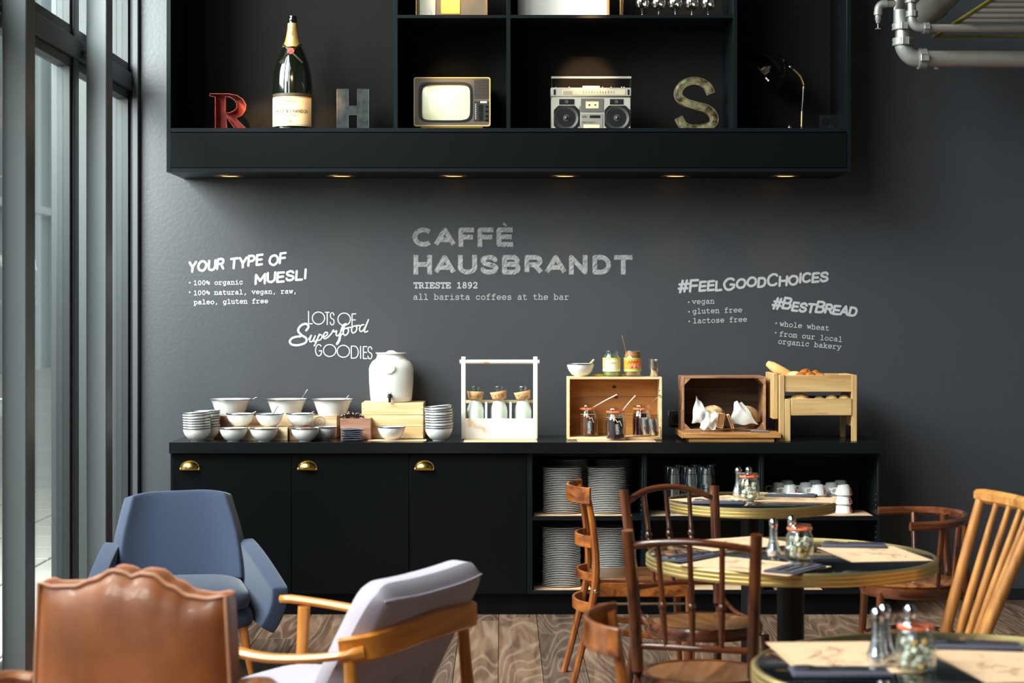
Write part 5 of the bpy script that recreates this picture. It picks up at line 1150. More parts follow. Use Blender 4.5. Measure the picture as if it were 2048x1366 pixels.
def tray(z0, z1, y0, xa, xb, nm):
    mk(nm+'_front', B().box(xa, xb, y0, y0+.012, z0, z1, .002), m_oak, bs)
    mk(nm+'_back', B().box(xa, xb, dp-.034, dp-.022, z0, z1, .002), m_oak, bs)
    mk(nm+'_side', B().box(xa-.001, xa+.010, y0+.012, dp-.034, z0, z1, .002), m_oakz, bs); mk(nm+'_side', B().box(xb-.010, xb+.001, y0+.012, dp-.034, z0, z1, .002), m_oakz, bs)
    mk(nm+'_base', B().box(xa+.01, xb-.01, y0+.012, dp-.034, z0+.002, z0+.01), m_oak, bs)
tray(lz(783), lz(749.5), .006, lx(1569), lx(1702), 'upper_tray'); tray(lz(830), lz(796), -.004, lx(1581), lx(1702), 'lower_tray')
mk('side_panel', B().box(lx(1546), lx(1557), .03, dp-.04, lz(838), lz(746), .003), m_oakz, bs); mk('side_panel', B().box(lx(1703), lx(1713), .03, dp-.04, lz(852), lz(749), .003), m_oakz, bs)
b = B(); [ribbon(b, [(0,0),(1.6*k_,0)], .7*k_, (lambda q: lambda x, y: Vector((lx(1632+q*3.2)+x, -.0052, lz(825)+y)))(i)) for i in range(7)]; mk('engraving', b, M('engraved', (150,112,70), .8), bs, sm=0, fix=False, kind='stuff')
zu = zb+lz(783)+.0105; yt = 9.74
bag = mk('baguette', B().lathe([(0,-.10),(.016,-.095),(.024,-.07),(.026,0),(.024,.06),(.015,.09),(0,.095)], n=16, mat=Matrix.Rotation(-1.05,4,'Y') @ Matrix.Rotation(.0,4,'X')), m_gold_b, None, loc=(XQ(1562,9.85)+.01, 9.87, zu+.088)); tag(bag, 'pale golden baguette sticking up at the left of the upper tray', 'bread')
for i, (px, dy, zz, nm) in enumerate(((1590,.10,.062,'golden croissant left in the upper tray'),(1600,.06,.056,'croissant second in the upper tray'),(1612,.12,.078,'braided brown roll on top of the upper tray'),(1618,.06,.058,'brown roll at the front of the upper tray'),(1631,.10,.066,'dark brown roll at the right of the upper pile'),(1636,.05,.05,'small brown roll at the front right of the pile'))):
    loaf(XQ(px,9.85), yt+dy, zu+zz*.75+.016, .04, .034, .03, m_brn_b if i else m_gold_b, nm, (.2*i,.1,.4*i), nz=.06, grp='pastries in the upper tray')
for i in range(4): loaf(XQ(1590+i*28,9.9), yt+.2, zu+.026, .05, .05, .03, m_gold_b, 'bread roll low at the back of the upper tray', nz=.03, grp='rolls deep in the upper tray')
zl = zb+lz(830)+.0105
loaf(XQ(1601,9.8), yt+.07, zl+.064, .05, .045, .036, m_gold_b, 'floury golden loaf left in the lower tray', nz=.04)
loaf(XQ(1639,9.8), yt+.07, zl+.054, .034, .034, .034, M('pale_roll', (228,190,130), .5, var=.15, vscale=20), 'small pale roll in the middle of the lower tray')
loaf(XQ(1663,9.8), yt+.06, zl+.06, .035, .034, .036, M('pale_roll', (228,190,130)), 'smooth pale roll right of the middle in the lower tray')
loaf(XQ(1688,9.8), yt+.06, zl+.058, .034, .034, .035, M('pale_roll', (228,190,130)), 'smooth pale roll at the right end of the lower tray')
# ================================================================ crockery in the open cabinets
m_pl = M('white_porcelain', (244,244,242), .18, coat=.3)
pm = None
def plate_proto():
    b = B().lathe([(0,.0022),(.05,.0022),(.054,.0),(.058,.0022),(.094,.0055),(.099,.0068),(.1005,.0085),(.099,.0092),(.092,.0078),(.06,.0052),(.05,.0046),(0,.0044)], n=32)
    return mk('dinner_plate', b, m_pl, None, sm=50)
pt = plate_proto(); pt_first = True
for px, Y, ybot, ytop, comp, side in ((1124,9.87,1028,936,'upper','left'),(1214,9.87,1028,938,'upper','right'),(1123,9.87,1174,1054,'lower','left'),(1220,9.87,1174,1055,'lower','right')):
    base = (ZSH if comp == 'upper' else ZBO)+.001; n = 26 if comp == 'upper' else 34
    rn = random.Random(px)
    for i in range(n):
        if pt_first: o = pt; pt_first = False
        else: o = pt.copy(); COL.objects.link(o)
        o.location = (XQ(px,Y)+rn.uniform(-.0008,.0008), Y+.0, base+i*.00905)
        top = i == n-1
        tag(o, ('topmost white dinner plate of the %s stack in the %s compartment' % (side, comp)) if top else 'white dinner plate, %s from the top of the %s stack in the %s compartment' % (nth(n-i), side, comp), 'plate', '%s %s stack of dinner plates' % (comp, side))
for px, Y, comp in ((1160,10.09,'upper'),(1206,10.1,'upper')):
    for i in range(29):
        o = pt.copy(); COL.objects.link(o); o.location = (XQ(px-20 if px == 1160 else px+22,Y), Y, ZSH+.001+i*.00905); tag(o, 'shaded white dinner plate, %s from the top of the rear %s stack' % (nth(29-i), 'left' if px == 1160 else 'right'), 'plate', 'rear %s stack of dinner plates' % ('left' if px == 1160 else 'right'))
for x0, x1, z, nm in ((1068,1262,ZSH,'under the upper stacks of plates'),(1068,1262,ZBO,'under the lower stacks of plates'),(1300,1440,ZSH,'under the stacked drinking glasses'),(1535,1740,ZSH,'under the stacked coffee cups'),(1340,1500,ZBO,'low in the glass compartment'),(1545,1640,ZBO,'low in the cup compartment')):
    mat_((XQ(x0,9.8)+XQ(x1,9.8))/2, 9.86, z+.0001, XQ(x1,9.8)-XQ(x0,9.8), .27, .0, 'kraft paper mat '+nm, 'paper mats in the open cabinets', False)
# tumblers
m_tg = glass('tumbler_glass', (240,246,248), .26, .08, .5)
def tumbler():
    b = B(); n = 18
    prof = [(.026,.0),(.028,.002),(.030,.03),(.033,.034),(.036,.085),(.034,.085),(.031,.035),(.026,.008),(0,.008)]
    b.lathe([(r, .085-z) for r, z in prof], n=n); return mk('drinking_glass', b, m_tg, None, sm=25)
tg0 = tumbler(); f_ = True
for c_, (px, lean) in enumerate(((1347,.0),(1384,.05),(1418,.10))):
    for rw, (dx, Y) in enumerate(((0,9.85),(-10,9.96),(8,10.08))):
        for tier in range(3 if rw < 2 else 3):
            if f_: o = tg0; f_ = False
            else: o = tg0.copy(); COL.objects.link(o)
            z = ZSH+.002+tier*.074
            o.location = (XQ(px+dx,Y)-.012*tier*lean*4, Y, z)
            nm = ('left','middle','right')[c_]; rwn = ('front','second','rear')[rw]; tn = ('bottom','middle','top')[tier]
            tag(o, 'clear faceted tumbler upside down, %s of the %s %s column' % (tn, rwn, nm), 'glass', 'stacked tumblers')
# coffee cups
m_logo = M('orange_red_logo', (200,60,24), .5)
def cup():
    t_ = thing('coffee_cup', '', 'cup', (0,0,0))
    prof = [(0,.048),(.024,.048),(.026,.052),(.029,.052),(.031,.046),(.040,.030),(.0445,.010),(.0445,.0),(.0425,.0),(.0425,.010),(.038,.028),(.026,.043),(0,.044)]
    mk('cup_body', B().lathe(prof, n=28), m_pl, t_)
    mk('handle', B().tube(spl([Vector((-.040,.0,.010)), Vector((-.058,0,.008)), Vector((-.065,0,.020)), Vector((-.058,0,.033)), Vector((-.036,0,.034))], 5), .0042, 8), m_pl, t_)
    a0, a1 = .45, .80
    def f1(u, v):
        a = lerp(a0,a1,u); z = lerp(.006,.030,v); r_ = lerp(.0455,.0412,max(0,(z-.010)/.02))+.0003; return Vector((r_*math.sin(a), -r_*math.cos(a), z))
    lg = mk('logo', B().grid(f1, 5, 3), m_logo, t_, label='orange red square logo')
    b = B()
    def f2(x, y):
        a = a0+.04+x; z = .008+y; r_ = lerp(.0455,.0412,max(0,(z-.010)/.02))+.0008; return Vector((r_*math.sin(a), -r_*math.cos(a), z))
    ribbon(b, [(.03,.004),(.13,.010),(.22,.004)], .003, f2); b.bm.faces.ensure_lookup_table(); ribbon(b, [(.12,.012),(.16,.018)], .004, f2)
    mk('logo_mark', b, M('logo_white', (230,200,190), .6), lg, sm=0, fix=False)
    b = B(); text(b, 'HAUSBRANDT', .0035, .0007, lambda x, y: Vector((.040*math.sin(x/.04+.38), -.040*math.cos(x/.04+.38), .0335+y)), 'sans', gap=30, hs=.7)
    mk('cup_name', b, m_ink, t_, sm=0, fix=False, kind='stuff'); return t_
c0_ = cup(); f_ = True
for c_, px in enumerate((1580,1636,1687)):
    for rw, (dx, Y) in enumerate(((0,9.85),(-24,9.97),(-6,10.10))):
        nt_ = 3
        for tier in range(nt_):
            o = c0_ if f_ else dup(c0_, (0,0,0)); f_ = False
            o.location = (XQ(px+dx,Y), Y, ZSH+.002+tier*.0465); o.rotation_euler = (0,0,[.1,-.05,.05][tier]+.05*c_)
            o['label'] = 'white coffee cup upside down, %s of the %s %s column' % (('bottom','middle','top')[tier], ('front','second','rear')[rw], ('left','middle','right')[c_]); o['group'] = 'stacked coffee cups'
# ================================================================ cafe tables
m_bras = M('brass_rim', (240,214,150), .38, 1, var=.12, vscale=14, stretch=(1,1,3)); m_top = M('black_glass_top', (12,15,17), .05, spec=.7, coat=.6)
m_iron = M('black_iron', (20,22,24), .4, .3)
ZT_ = .75
def table(cx_, cy_, R, label, pr=.045):
    t_ = thing('cafe_table', label, 'table', (cx_, cy_, 0), 0, 'round cafe tables')
    mk('tabletop', B().lathe([(0,ZT_-.03),(R-.014,ZT_-.03),(R-.014,ZT_-.001),(R-.016,ZT_),(0,ZT_)], n=72), m_top, t_)
    rp = [(R-.014,ZT_-.042),(R-.004,ZT_-.042)]
    for i in range(3):
        z = ZT_-.040+i*.013
        rp += [(R-.001,z),(R+.001,z+.003),(R+.001,z+.009),(R-.002,z+.0115)]
    rp += [(R-.006,ZT_+.001),(R-.0135,ZT_+.001),(R-.0135,ZT_-.042)]
    mk('rim', B().lathe(rp, n=96), m_bras, t_, label='ribbed brass rim', sm=25)
    mk('pedestal', B().tube([Vector((0,0,.03)), Vector((0,0,ZT_-.04))], pr, 24), m_iron, t_)
    mk('base', B().lathe([(0,.0),(.21,.0),(.215,.008),(.2,.016),(.08,.03),(pr+.01,.05),(pr,.06)], n=40), m_iron, t_)
    mk('top_bracket', B().box(-.2,.2,-.02,.02,ZT_-.045,ZT_-.031).box(-.02,.02,-.2,-.021,ZT_-.045,ZT_-.031).box(-.02,.02,.021,.2,ZT_-.045,ZT_-.031), m_iron, t_)
    return t_
table(1.055, 8.1, .36, 'small round black cafe table with brass rim, farthest, before the open cabinets', .038)
table(.955, 6.3, .478, 'large round black cafe table with brass rim, middle of the three')
table(1.045, 4.3, .478, 'large round black cafe table with brass rim, nearest, cut by the frame')
ZO = ZT_+.0012
# placemats on tables
def tmat(px, py, w, d, ang, label, tnum): 
    p_ = G(px, py, ZO); return mat_(p_.x, p_.y, ZO, w, d, math.radians(ang), label, 'kraft placemats on the %s table' % tnum)
tmat(1508, 1132, .40, .28, -60+0, 'kraft placemat at the near left side of the middle table', 'middle').rotation_euler.z = math.radians(-38)
tmat(1468, 1087, .38, .27, 30, 'kraft placemat at the far left side of the middle table', 'middle')
tmat(1747, 1108, .38, .27, -82, 'kraft placemat at the right side of the middle table', 'middle')
tmat(1432, 999, .34, .23, 35, 'kraft placemat at the left of the small far table', 'far'); tmat(1592, 999, .34, .23, -12, 'kraft placemat at the right of the small far table', 'far')
tmat(1683, 1314, .40, .28, 93, 'kraft placemat at the left of the nearest table', 'nearest'); tmat(2030, 1330, .40, .28, 96, 'kraft placemat at the right of the nearest table', 'nearest')
m_slate = M('slate_napkin', (76,74,88), .85, bump=.5, bscale=80)
def setting(px, py, ang, where, z=ZO+.0015):
    p_ = G(px, py, z); a = math.radians(ang)
    n = thing('cloth_napkin', 'slate grey folded napkin '+where, 'napkin', p_, a)
    mk('folded_cloth', B().box(-.055,.055,-.11,.11,0,.004,.0018), m_slate, n, loc=(0,0,0)); mk('top_fold', B().box(-.053,.045,-.108,.108,.0042,.0075,.0015), m_slate, n)
    zc_ = z+.0088
    for nm, off in (('knife', -.014), ('fork', .016)):
        c = p_+Vector((math.cos(a)*off, math.sin(a)*off, 0)); c.z = zc_
        k = thing(nm, 'steel %s on the napkin %s' % (nm, where), 'cutlery', c, a)
        mk('handle', B().band([Vector((0,-.10,.001)), Vector((0,-.05,.002)), Vector((0,.02,.002))], .004, .010, scale=[(1.1,1),(.8,1),(.5,1)]), m_steelc, k)
        if nm == 'knife': mk('blade', B().band([Vector((0,.02,.001)), Vector((.001,.06,.001)), Vector((.001,.105,.001))], .0015, .015, scale=[(.6,1),(1,1),(.3,1)]), m_steelc, k)
        else:
            mk('fork_head', B().band([Vector((0,.02,.001)), Vector((0,.045,.001)), Vector((0,.07,.004))], .002, .018, scale=[(.3,1),(1,1),(1.05,1)]), m_steelc, k)
            for i in range(4): mk('tine', B().tube([Vector((-.0072+i*.0048,.069,.004)), Vector((-.0072+i*.0048,.1,.003))], .0012, 5), m_steelc, k)
setting(1590, 1139, -35, 'at the near side of the middle table'); setting(1708, 1092, 82, 'at the far right of the middle table')
setting(1437, 1006, 80, 'at the left of the small far table'); setting(1582, 992, 75, 'at the right of the small far table')
setting(1680, 1346, 88, 'at the near left of the nearest table'); setting(1950, 1293, 80, 'at the right of the nearest table')
setting(1375, 1116, -40, 'at the left edge of the middle table')
# salt, pepper, sugar
m_shk = glass('shaker_glass', (236,238,240), .3, .04, .5)
def shaker(x, y, label, fill, grp):
    s_ = thing('shaker', label, 'shaker', (x, y, ZO), 0, grp)
    mk('glass_body', B().lathe([(0,0),(.020,.0),(.024,.012),(.025,.028),(.021,.036),(.0145,.06),(.0125,.105),(.0105,.105),(.0105,.06),(.017,.036),(.02,.02),(0,.008)], n=16), m_shk, s_, sm=25)
    mk('contents', B().lathe([(0,.01),(.018,.012),(.019,.028),(.013,.045),(.0095,.07),(0,.072)], n=14), M(*fill), s_)
    mk('cap', B().lathe([(.0135,.103),(.014,.108),(.0155,.115),(.014,.125),(.009,.131),(.0055,.134),(0,.1345)], n=18), m_chrome, s_, label='polished steel cap')
SALT = ('salt', (236,234,230), .8); PEP = ('pepper', (110,84,66), .8)
def jar_sugar(x, y, label):
    j = clip_jar(1005, 0, 0, .045, .115, None, label, 'sugar jars'); j.location = (x, y, ZO)
    rn = random.Random(int(x*100)); m_sug = M('brown_sugar', (206,160,104), .8); m_sg2 = M('white_sugar', (236,228,214), .8)
    for i in range(18):
        a, r_ = rn.uniform(0, 6.28), rn.uniform(.004,.028); z_ = .016+(i//5)*.017
        a = (i % 5)*1.2566+rn.uniform(-.2,.2)+i//5; r_ = .0 if i in (3,11) else .024
        mk('sugar_cube', B().box(-.0075,.0075,-.0075,.0075,-.0075,.0075,.0015), rn.choice((m_sug, m_sg2, m_sg2)), j, loc=(r_*math.cos(a), r_*math.sin(a), z_), rot=(rn.uniform(0,.6), rn.uniform(0,.6), rn.uniform(0,3)), sm=0)
m_orub = M('pink_rubber', (226,96,80), .4)
for (jx, jy), sh_, nm in (((1602,1121), ((1563,1124,'salt'),(1590,1112,'pep')), 'middle'), ((1500,1001), ((1487,999,'salt'),(1497,992,'pep')), 'far'), ((1838,1348), ((1797,1312,'salt'),(1812,1303,'pep')), 'nearest')):
    p_ = G(jx, jy, ZO); jar_sugar(p_.x, p_.y+.03, 'clip top jar of sugar cubes with pink ring on the %s table' % nm)
    c = p_+Vector((0,.03,0))
    offs = {'middle': ((-.085,.0),(-.012,.085)), 'far': ((-.036,.075),(.012,.10)), 'nearest': ((-.075,.06),(-.048,.115))}[nm]
    for (ox_, oy_), (k1, f_) in zip(offs, (('salt',SALT),('pepper',PEP))):
        shaker(c.x+ox_, c.y+oy_, 'tall glass %s shaker with steel cap beside the sugar jar on the %s table' % (k1, nm), f_, 'shakers on the tables')
shaker(.935, 4.36, 'third shaker with steel cap, behind the sugar jar on the nearest table', SALT, 'shakers on the tables')

# ================================================================ bentwood chairs
m_bent = wood('bentwood_honey', (174,100,42), (94,44,17), 2, .9, .3, coat=.4); m_benth = wood('bentwood_honey_h', (170,96,40), (92,44,18), 0, .9, .32, coat=.4)
m_mah = wood('bentwood_red', (104,54,26), (48,22,11), 2, .8, .2, coat=.5); m_mahh = wood('bentwood_red_h', (106,54,28), (50,23,12), 0, .8, .2, coat=.5)
m_seatw = wood('worn_seat', (150,94,48), (88,46,22), 1, .7, .25, coat=.5)
def chair_ladder(label, loc, rz):
    """faces -y locally; back at +y"""
    c = thing('bentwood_chair', label, 'chair', loc, rz, 'wooden bistro chairs')
    for s in (-1, 1):
        rear = spl([Vector((s*.19,.30,0)), Vector((s*.178,.245,.22)), Vector((s*.165,.20,.44)), Vector((s*.165,.205,.62)), Vector((s*.17,.235,.81))], 5)
        mk('rear_leg', B().band(rear, .03, .034, up=(0,1,0), r=.3, scale=[lerp(.85,1.0,min(1,i/8))*(1 if i < 14 else lerp(1,.75,(i-14)/6)) for i in range(len(rear))]), m_bent, c)
        mk('front_leg', B().band([Vector((s*.185,-.20,0)), Vector((s*.178,-.185,.41))], .032, .032, up=(0,1,0), scale=[.75,1]), m_bent, c)
        mk('side_stretcher', B().band([Vector((s*.178,-.18,.20)), Vector((s*.17,.22,.24))], .024, .018), m_bent, c)
        mk('side_rod', B().tube([Vector((s*.166,-.17,.345)), Vector((s*.16,.20,.345))], .006, 8), M('dull_rod', (120,100,80), .4, .5), c)
        mk('screw_cap', B().ball((s*.184,.200,.40), .008, 10, .4, 1, 1), m_chrome, c)
    def slat(z0, w, t_, bow, half=.168, y0=.215, nm='back_slat', lift=0):
        pts = [Vector((half*math.sin(a)/math.sin(1.05), y0-bow*math.cos(1.05)/(1-math.cos(1.05))+bow*math.cos(a)/(1-math.cos(1.05)), z0)) for a in [lerp(-1.05,1.05,i/14) for i in range(15)]]
        mk(nm, B().band(pts, w, t_, r=.2), m_benth, c)
    slat(.795, .068, .012, .075, .20, .225, 'top_rail'); slat(.60, .05, .01, .05, .15, .215); slat(.455, .035, .012, .05, .15, .21, 'seat_rail'); slat(.33, .045, .012, .05, .165, .225, 'lower_slat')
    outl = [(-.165,.20),(-.19,-.14),(-.182,-.19),(-.15,-.215),(.15,-.215),(.182,-.19),(.19,-.14),(.165,.20)]
    mk('seat', B().prism(outl, .435, .452, 'z'), m_seatw, c, mods=(('BEVEL', dict(width=.004, segments=2)),))
    mk('seat_apron', B().band([Vector((x*.96, y*.96, .405)) for x, y in outl], .06, .018, closed=True), m_benth, c)
    mk('front_stretcher', B().band([Vector((-.18,-.19,.25)), Vector((.18,-.19,.25))], .024, .018), m_benth, c)
    return c
def chair_spindle(label, loc, rz, arch=.03, bead=.72):
    c = thing('spindle_chair', label, 'chair', loc, rz, 'wooden bistro chairs')
    ptop = []
    for s in (-1, 1):
        rear = spl([Vector((s*.20,.27,0)), Vector((s*.185,.215,.22)), Vector((s*.172,.185,.44)), Vector((s*.178,.205,.66)), Vector((s*.190,.24,.885)), Vector((s*.191,.243,.905))], 5)
        n = len(rear); mk('rear_leg', B().tube(rear, [.0145 if i < n-3 else (.0175,.016,.010)[i-n+3] for i in range(n)] if False else [.014+.004*min(1, i/14) if i < n-2 else (.016,.008)[i-n+2] for i in range(n)], 12), m_mah, c)
        mk('front_leg', B().tube([Vector((s*.17,-.19,0)), Vector((s*.155,-.155,.42))], [.011,.016], 12), m_mah, c)
        mk('brace', B().tube(spl([Vector((s*.176,.20,.60)), Vector((s*.180,.18,.52)), Vector((s*.19,.10,.465)), Vector((s*.2,.02,.45))], 5), .008, 8), m_mah, c)
    tr = spl([Vector((-.185,.232,.862)), Vector((-.10,.262,.862+arch)), Vector((0,.270,.866+arch*1.25)), Vector((.10,.262,.862+arch)), Vector((.185,.232,.862))], 5)
    mk('top_rail', B().tube(tr, [.010 if 0 < i < len(tr)-1 else .007 for i in range(len(tr))] if False else [.007]+[.011]*(len(tr)-2)+[.007], 12), m_mahh, c)
    lr_ = spl([Vector((-.172,.190,.56)), Vector((0,.215,.565)), Vector((.172,.190,.56))], 6); mk('lower_rail', B().tube(lr_, .0105, 10), m_mahh, c)
    for i, x in enumerate((-.088, 0, .088)):
        za = .565; zb_ = .862+arch*(1.2 if i == 1 else .95); ya = .208+(.005 if i == 1 else 0); yb = .264+(.006 if i == 1 else 0)
        q_ = lambda t_: Vector((x*lerp(.95,1.08,t_), lerp(ya,yb,t_), lerp(za,zb_,t_))); tb = (bead-za)/(zb_-za)
        ts = [0,.04,.1,.3,tb-.07,tb-.05,tb-.035,tb-.02,tb,tb+.02,tb+.035,tb+.05,tb+.07,.8,.96,1] if .4 < tb < .72 else [0,.1,.3,.45,tb-.05,tb-.03,tb-.02,tb,tb+.02,tb+.03,tb+.05,1]
        ts = sorted(ts)
        rs = []
        for t_ in ts:
            d = abs(t_-tb); rs.append(.0135 if d < .001 else .012 if d <= .021 else .0085 if d <= .036 else .0105 if d <= .051 else .0085 if t_ > tb else lerp(.007,.0105,min(1,t_/max(tb,.01)*1.4)))
        mk('spindle', B().tube([q_(t_) for t_ in ts], rs, 10), m_mah, c)
    mk('seat', B().lathe([(0,.445),(.17,.445),(.18,.452),(.18,.456),(0,.450)], (0,.0,0), 40), m_seatw, c)
    mk('seat_ring', B().lathe([(.172,.415),(.203,.415),(.208,.425),(.208,.445),(.203,.457),(.190,.460),(.178,.455),(.172,.44),(.172,.415)], n=48), m_mahh, c)
    ring = [Vector((.145*math.cos(a), .01+.15*math.sin(a), .22)) for a in [2*pi*i/36 for i in range(36)]]
    mk('leg_ring', B().tube(ring, .008, 8, closed=True), m_mahh, c)
    return c
# left profile chairs face the tables
chair_ladder('honey brown bistro chair seen from its side at the left of the far table', (.575, 8.02, 0), math.radians(93))
chair_ladder('honey brown bistro chair cut off at the bottom edge, nearest to the viewer', (.50, 4.55, 0), math.radians(88))
def place_chair(f, label, back, face, **k):
    """back = centre of the back at seat height in plan; face = direction in plan"""
    fx, fy = face; l = math.hypot(fx, fy); fx, fy = fx/l, fy/l; rz = math.atan2(fx, -fy)
    return f(label, (back[0]+fx*.235, back[1]+fy*.235, 0), rz, **k)
place_chair(chair_spindle, 'dark red bentwood chair with arched top rail behind the middle table', (.615,6.955), (.42,-.9), arch=.035, bead=.74)
place_chair(chair_spindle, 'dark red bentwood chair with straight top rail, seen from behind', (.555,5.57), (.28,.95), arch=.014, bead=.69)
# horseshoe armchair
ca = thing('bentwood_armchair', 'dark bentwood armchair with horseshoe arm rail right of the middle table', 'chair', (1.625,7.72,0), 0, 'wooden bistro chairs')
hs_ = spl([Vector((-.045,.27,.715)), Vector((.08,.268,.718)), Vector((.20,.20,.722)), Vector((.25,.02,.725)), Vector((.20,-.19,.722)), Vector((.09,-.285,.718)), Vector((-.035,-.31,.715))], 8)
mk('arm_rail', B().band(hs_, .034, .030, r=.3), m_mahh, ca)
mk('seat', B().lathe([(0,.44),(.17,.44),(.195,.452),(.2,.462),(.185,.470),(0,.458)], (.03,0,0), 44), m_seatw, ca); mk('seat_ring', B().lathe([(.165,.41),(.196,.41),(.203,.425),(.2,.452),(.165,.44),(.165,.41)], (.03,0,0), 44), m_mahh, ca)
for (x, y, tx_, ty, r_) in ((.235,-.10,.225,-.085,.0165),(.20,.14,.21,.13,.0165)):
    mk('rear_post', B().tube(spl([Vector((tx_+.03,ty*1.6,0)), Vector((tx_+.01,ty*1.1,.45)), Vector((x,y,.715))], 5), r_, 12), m_mah, ca)
mk('back_post', B().band([Vector((.215,.03,.45)), Vector((.238,.03,.71))], .02, .022), m_mah, ca)
mk('arm_post', B().tube([Vector((.09,.18,.45)), Vector((.10,.255,.71))], .012, 10), m_mah, ca); mk('arm_post', B().tube([Vector((.10,-.17,.45)), Vector((.10,-.275,.71))], .013, 10), m_mah, ca)
for (x, y) in ((-.115,-.13),(-.13,.12)): mk('front_leg', B().tube([Vector((x-.02,y*1.15,0)), Vector((x,y,.43))], [.0125,.0165], 12), m_mah, ca)
mk('leg_ring', B().tube([Vector((.035+.185*math.cos(a), .165*math.sin(a), .245)) for a in [2*pi*i/40 for i in range(40)]], .0085, 8, closed=True), m_mahh, ca)
# oak stick back chair at right edge
m_ok = wood('oak_chair', (196,132,66), (146,90,38), 2, .9, .38, coat=.2); m_okh = wood('oak_chair_h', (204,142,76), (152,96,44), 0, .9, .38, coat=.2)
cs = thing('stick_back_chair', 'light oak stick back chair at the right edge, seen side on', 'chair', (1.36,5.78,0), 0, None)
rt_, dr_ = Vector((1.50-1.36,.235,.975)), Vector((.075,-.43,-.003))
tp_ = [rt_+dr_*t_+Vector((.03*math.sin(pi*t_),0,0)) for t_ in [i/10 for i in range(11)]]
mk('top_rail', B().band(tp_, .045, .026, r=.42, scale=[.8]+[1]*9+[.8]), m_okh, cs)
for i in range(6):
    t_ = [.045,.24,.41,.59,.76,.955][i]; a_ = rt_+dr_*t_+Vector((.03*math.sin(pi*t_),0,-.015)); b_ = Vector((.015-.01*abs(i-2.5)+.02, .20-.36*t_+.0, .43)); out_ = i in (0, 5)
    if out_: b_ = b_+Vector((-.012,0,0)); 
    mk('back_stick' if not out_ else 'back_post', B().tube([a_, lerp(a_,b_,.25), lerp(a_,b_,.5), lerp(a_,b_,.75), b_], [.0095,.012,.014,.014,.010] if not out_ else [.015,.017,.018,.019,.016], 12), m_ok, cs)
mk('seat', B().prism([(.07,.21),(-.0,.23),(-.2,.22),(-.31,.17),(-.335,0.02),(-.31,-.15),(-.2,-.2),(0,-.21),(.07,-.19)], .42, .448, 'z'), m_okh, cs, mods=(('BEVEL', dict(width=.006, segments=2)),))
for x, y in ((.03,.17),(.03,-.15),(-.28,.16),(-.28,-.14)): mk('leg', B().tube([Vector((x*1.15+.02*(1 if x > 0 else -1), y*1.25, 0)), Vector((x,y,.42))], [.012,.019], 12), m_ok, cs)
mk('stretcher', B().tube([Vector((.045,.185,.2)), Vector((-.3,.175,.2))], .009, 8), m_okh, cs); mk('stretcher', B().tube([Vector((.045,-.165,.2)), Vector((-.3,-.155,.2))], .009, 8), m_okh, cs)

# ================================================================ lounge armchairs
def fabric(name, col, scale=420):
    return M(name, col, .9, bump=.35, bscale=scale, sheen=.25, var=.1, vscale=scale*.6)
m_blue = fabric('blue_wool', (46,58,84)); m_bluer = fabric('blue_wool_seat', (44,54,78))
m_orl = wood('orange_leg', (206,128,60), (166,92,36), 2, 1, .35, coat=.3)
bl = thing('blue_armchair', 'blue wool armchair with sloping arms by the window', 'armchair', (-1.385,8.22,0), math.radians(13), None)
def shell(fn, nu, nv, th, mat, nm, par, lv=2, off=0):
    return mk(nm, B().grid(fn, nu, nv), mat, par, sm=0, mods=(SOL(th, off), ('BEVEL', dict(width=.012, segments=2, limit_method='ANGLE')), SUB(lv))) 
def smooth(o):
    for p_ in o.data.polygons: p_.use_smooth = True
def backf(u, v):
    s = 2*u-1; z = lerp(.36,.745,v); w = lerp(.285,.222,v)+.018*math.sin(pi*v)
    y = lerp(.20,.335,v) - .085*abs(s)**3*(1-.35*v); zz = z-.018*abs(s)**4*v+.004*s
    if v > .99: zz += .012*(s*s-.3)
    return Vector((s*w, y, zz))
smooth(shell(backf, 10, 6, .085, m_blue, 'backrest', bl))
for s in (-1, 1):
    def armf(u, v, s=s):
        xt, yt_, zt_2 = lerp(.29,.395,u), lerp(.22,-.27,u), lerp(.54,.385,u**1.25)
        xb_, yb_2, zb_2 = lerp(.255,.335,u), lerp(.26,-.285,u), lerp(.25,.205,u)
        bulge = .02*math.sin(pi*v)
        return Vector((s*(lerp(xb_,xt,v)+bulge), lerp(yb_2,yt_,v), lerp(zb_2,zt_2,v)))
    smooth(shell(armf, 7, 5, .075, m_blue, 'armrest', bl))
def cushion(cx_, cy_, cz_, sx, sy, sz, p=.35, dome=.0, nu=28, nv=12):
    def fn(u, v):
        a, q_ = 2*pi*u, pi*(v-.5); c_, s_ = math.cos(a), math.sin(a); k_ = math.cos(q_)**.45 if abs(q_) < pi/2-.001 else 0
        x = math.copysign(abs(c_)**p, c_)*k_*sx; y = math.copysign(abs(s_)**p, s_)*k_*sy; z = math.copysign(abs(math.sin(q_))**.6, math.sin(q_))*sz
        return Vector((cx_+x, cy_+y, cz_+z+dome*(1-(x/sx)**2)*(1-(y/sy)**2)*(1 if z > 0 else 0)))
    b = B().grid(fn, nu, nv); bmesh.ops.remove_doubles(b.bm, verts=b.bm.verts, dist=1e-5); return b
smooth(mk('seat_cushion', cushion(0,-.03,.335,.275,.27,.055,.3,.015), m_bluer, bl, sm=0)); smooth(mk('seat_base', cushion(0,-.0,.25,.29,.265,.055,.25), m_bluer, bl, sm=0))
for x, y in ((.24,-.22),(-.24,-.22),(.22,.2),(-.22,.2)): mk('leg', B().tube([Vector((x*1.15,y*1.12,0)), Vector((x,y,.215))], [.012,.021], 12), m_orl, bl)
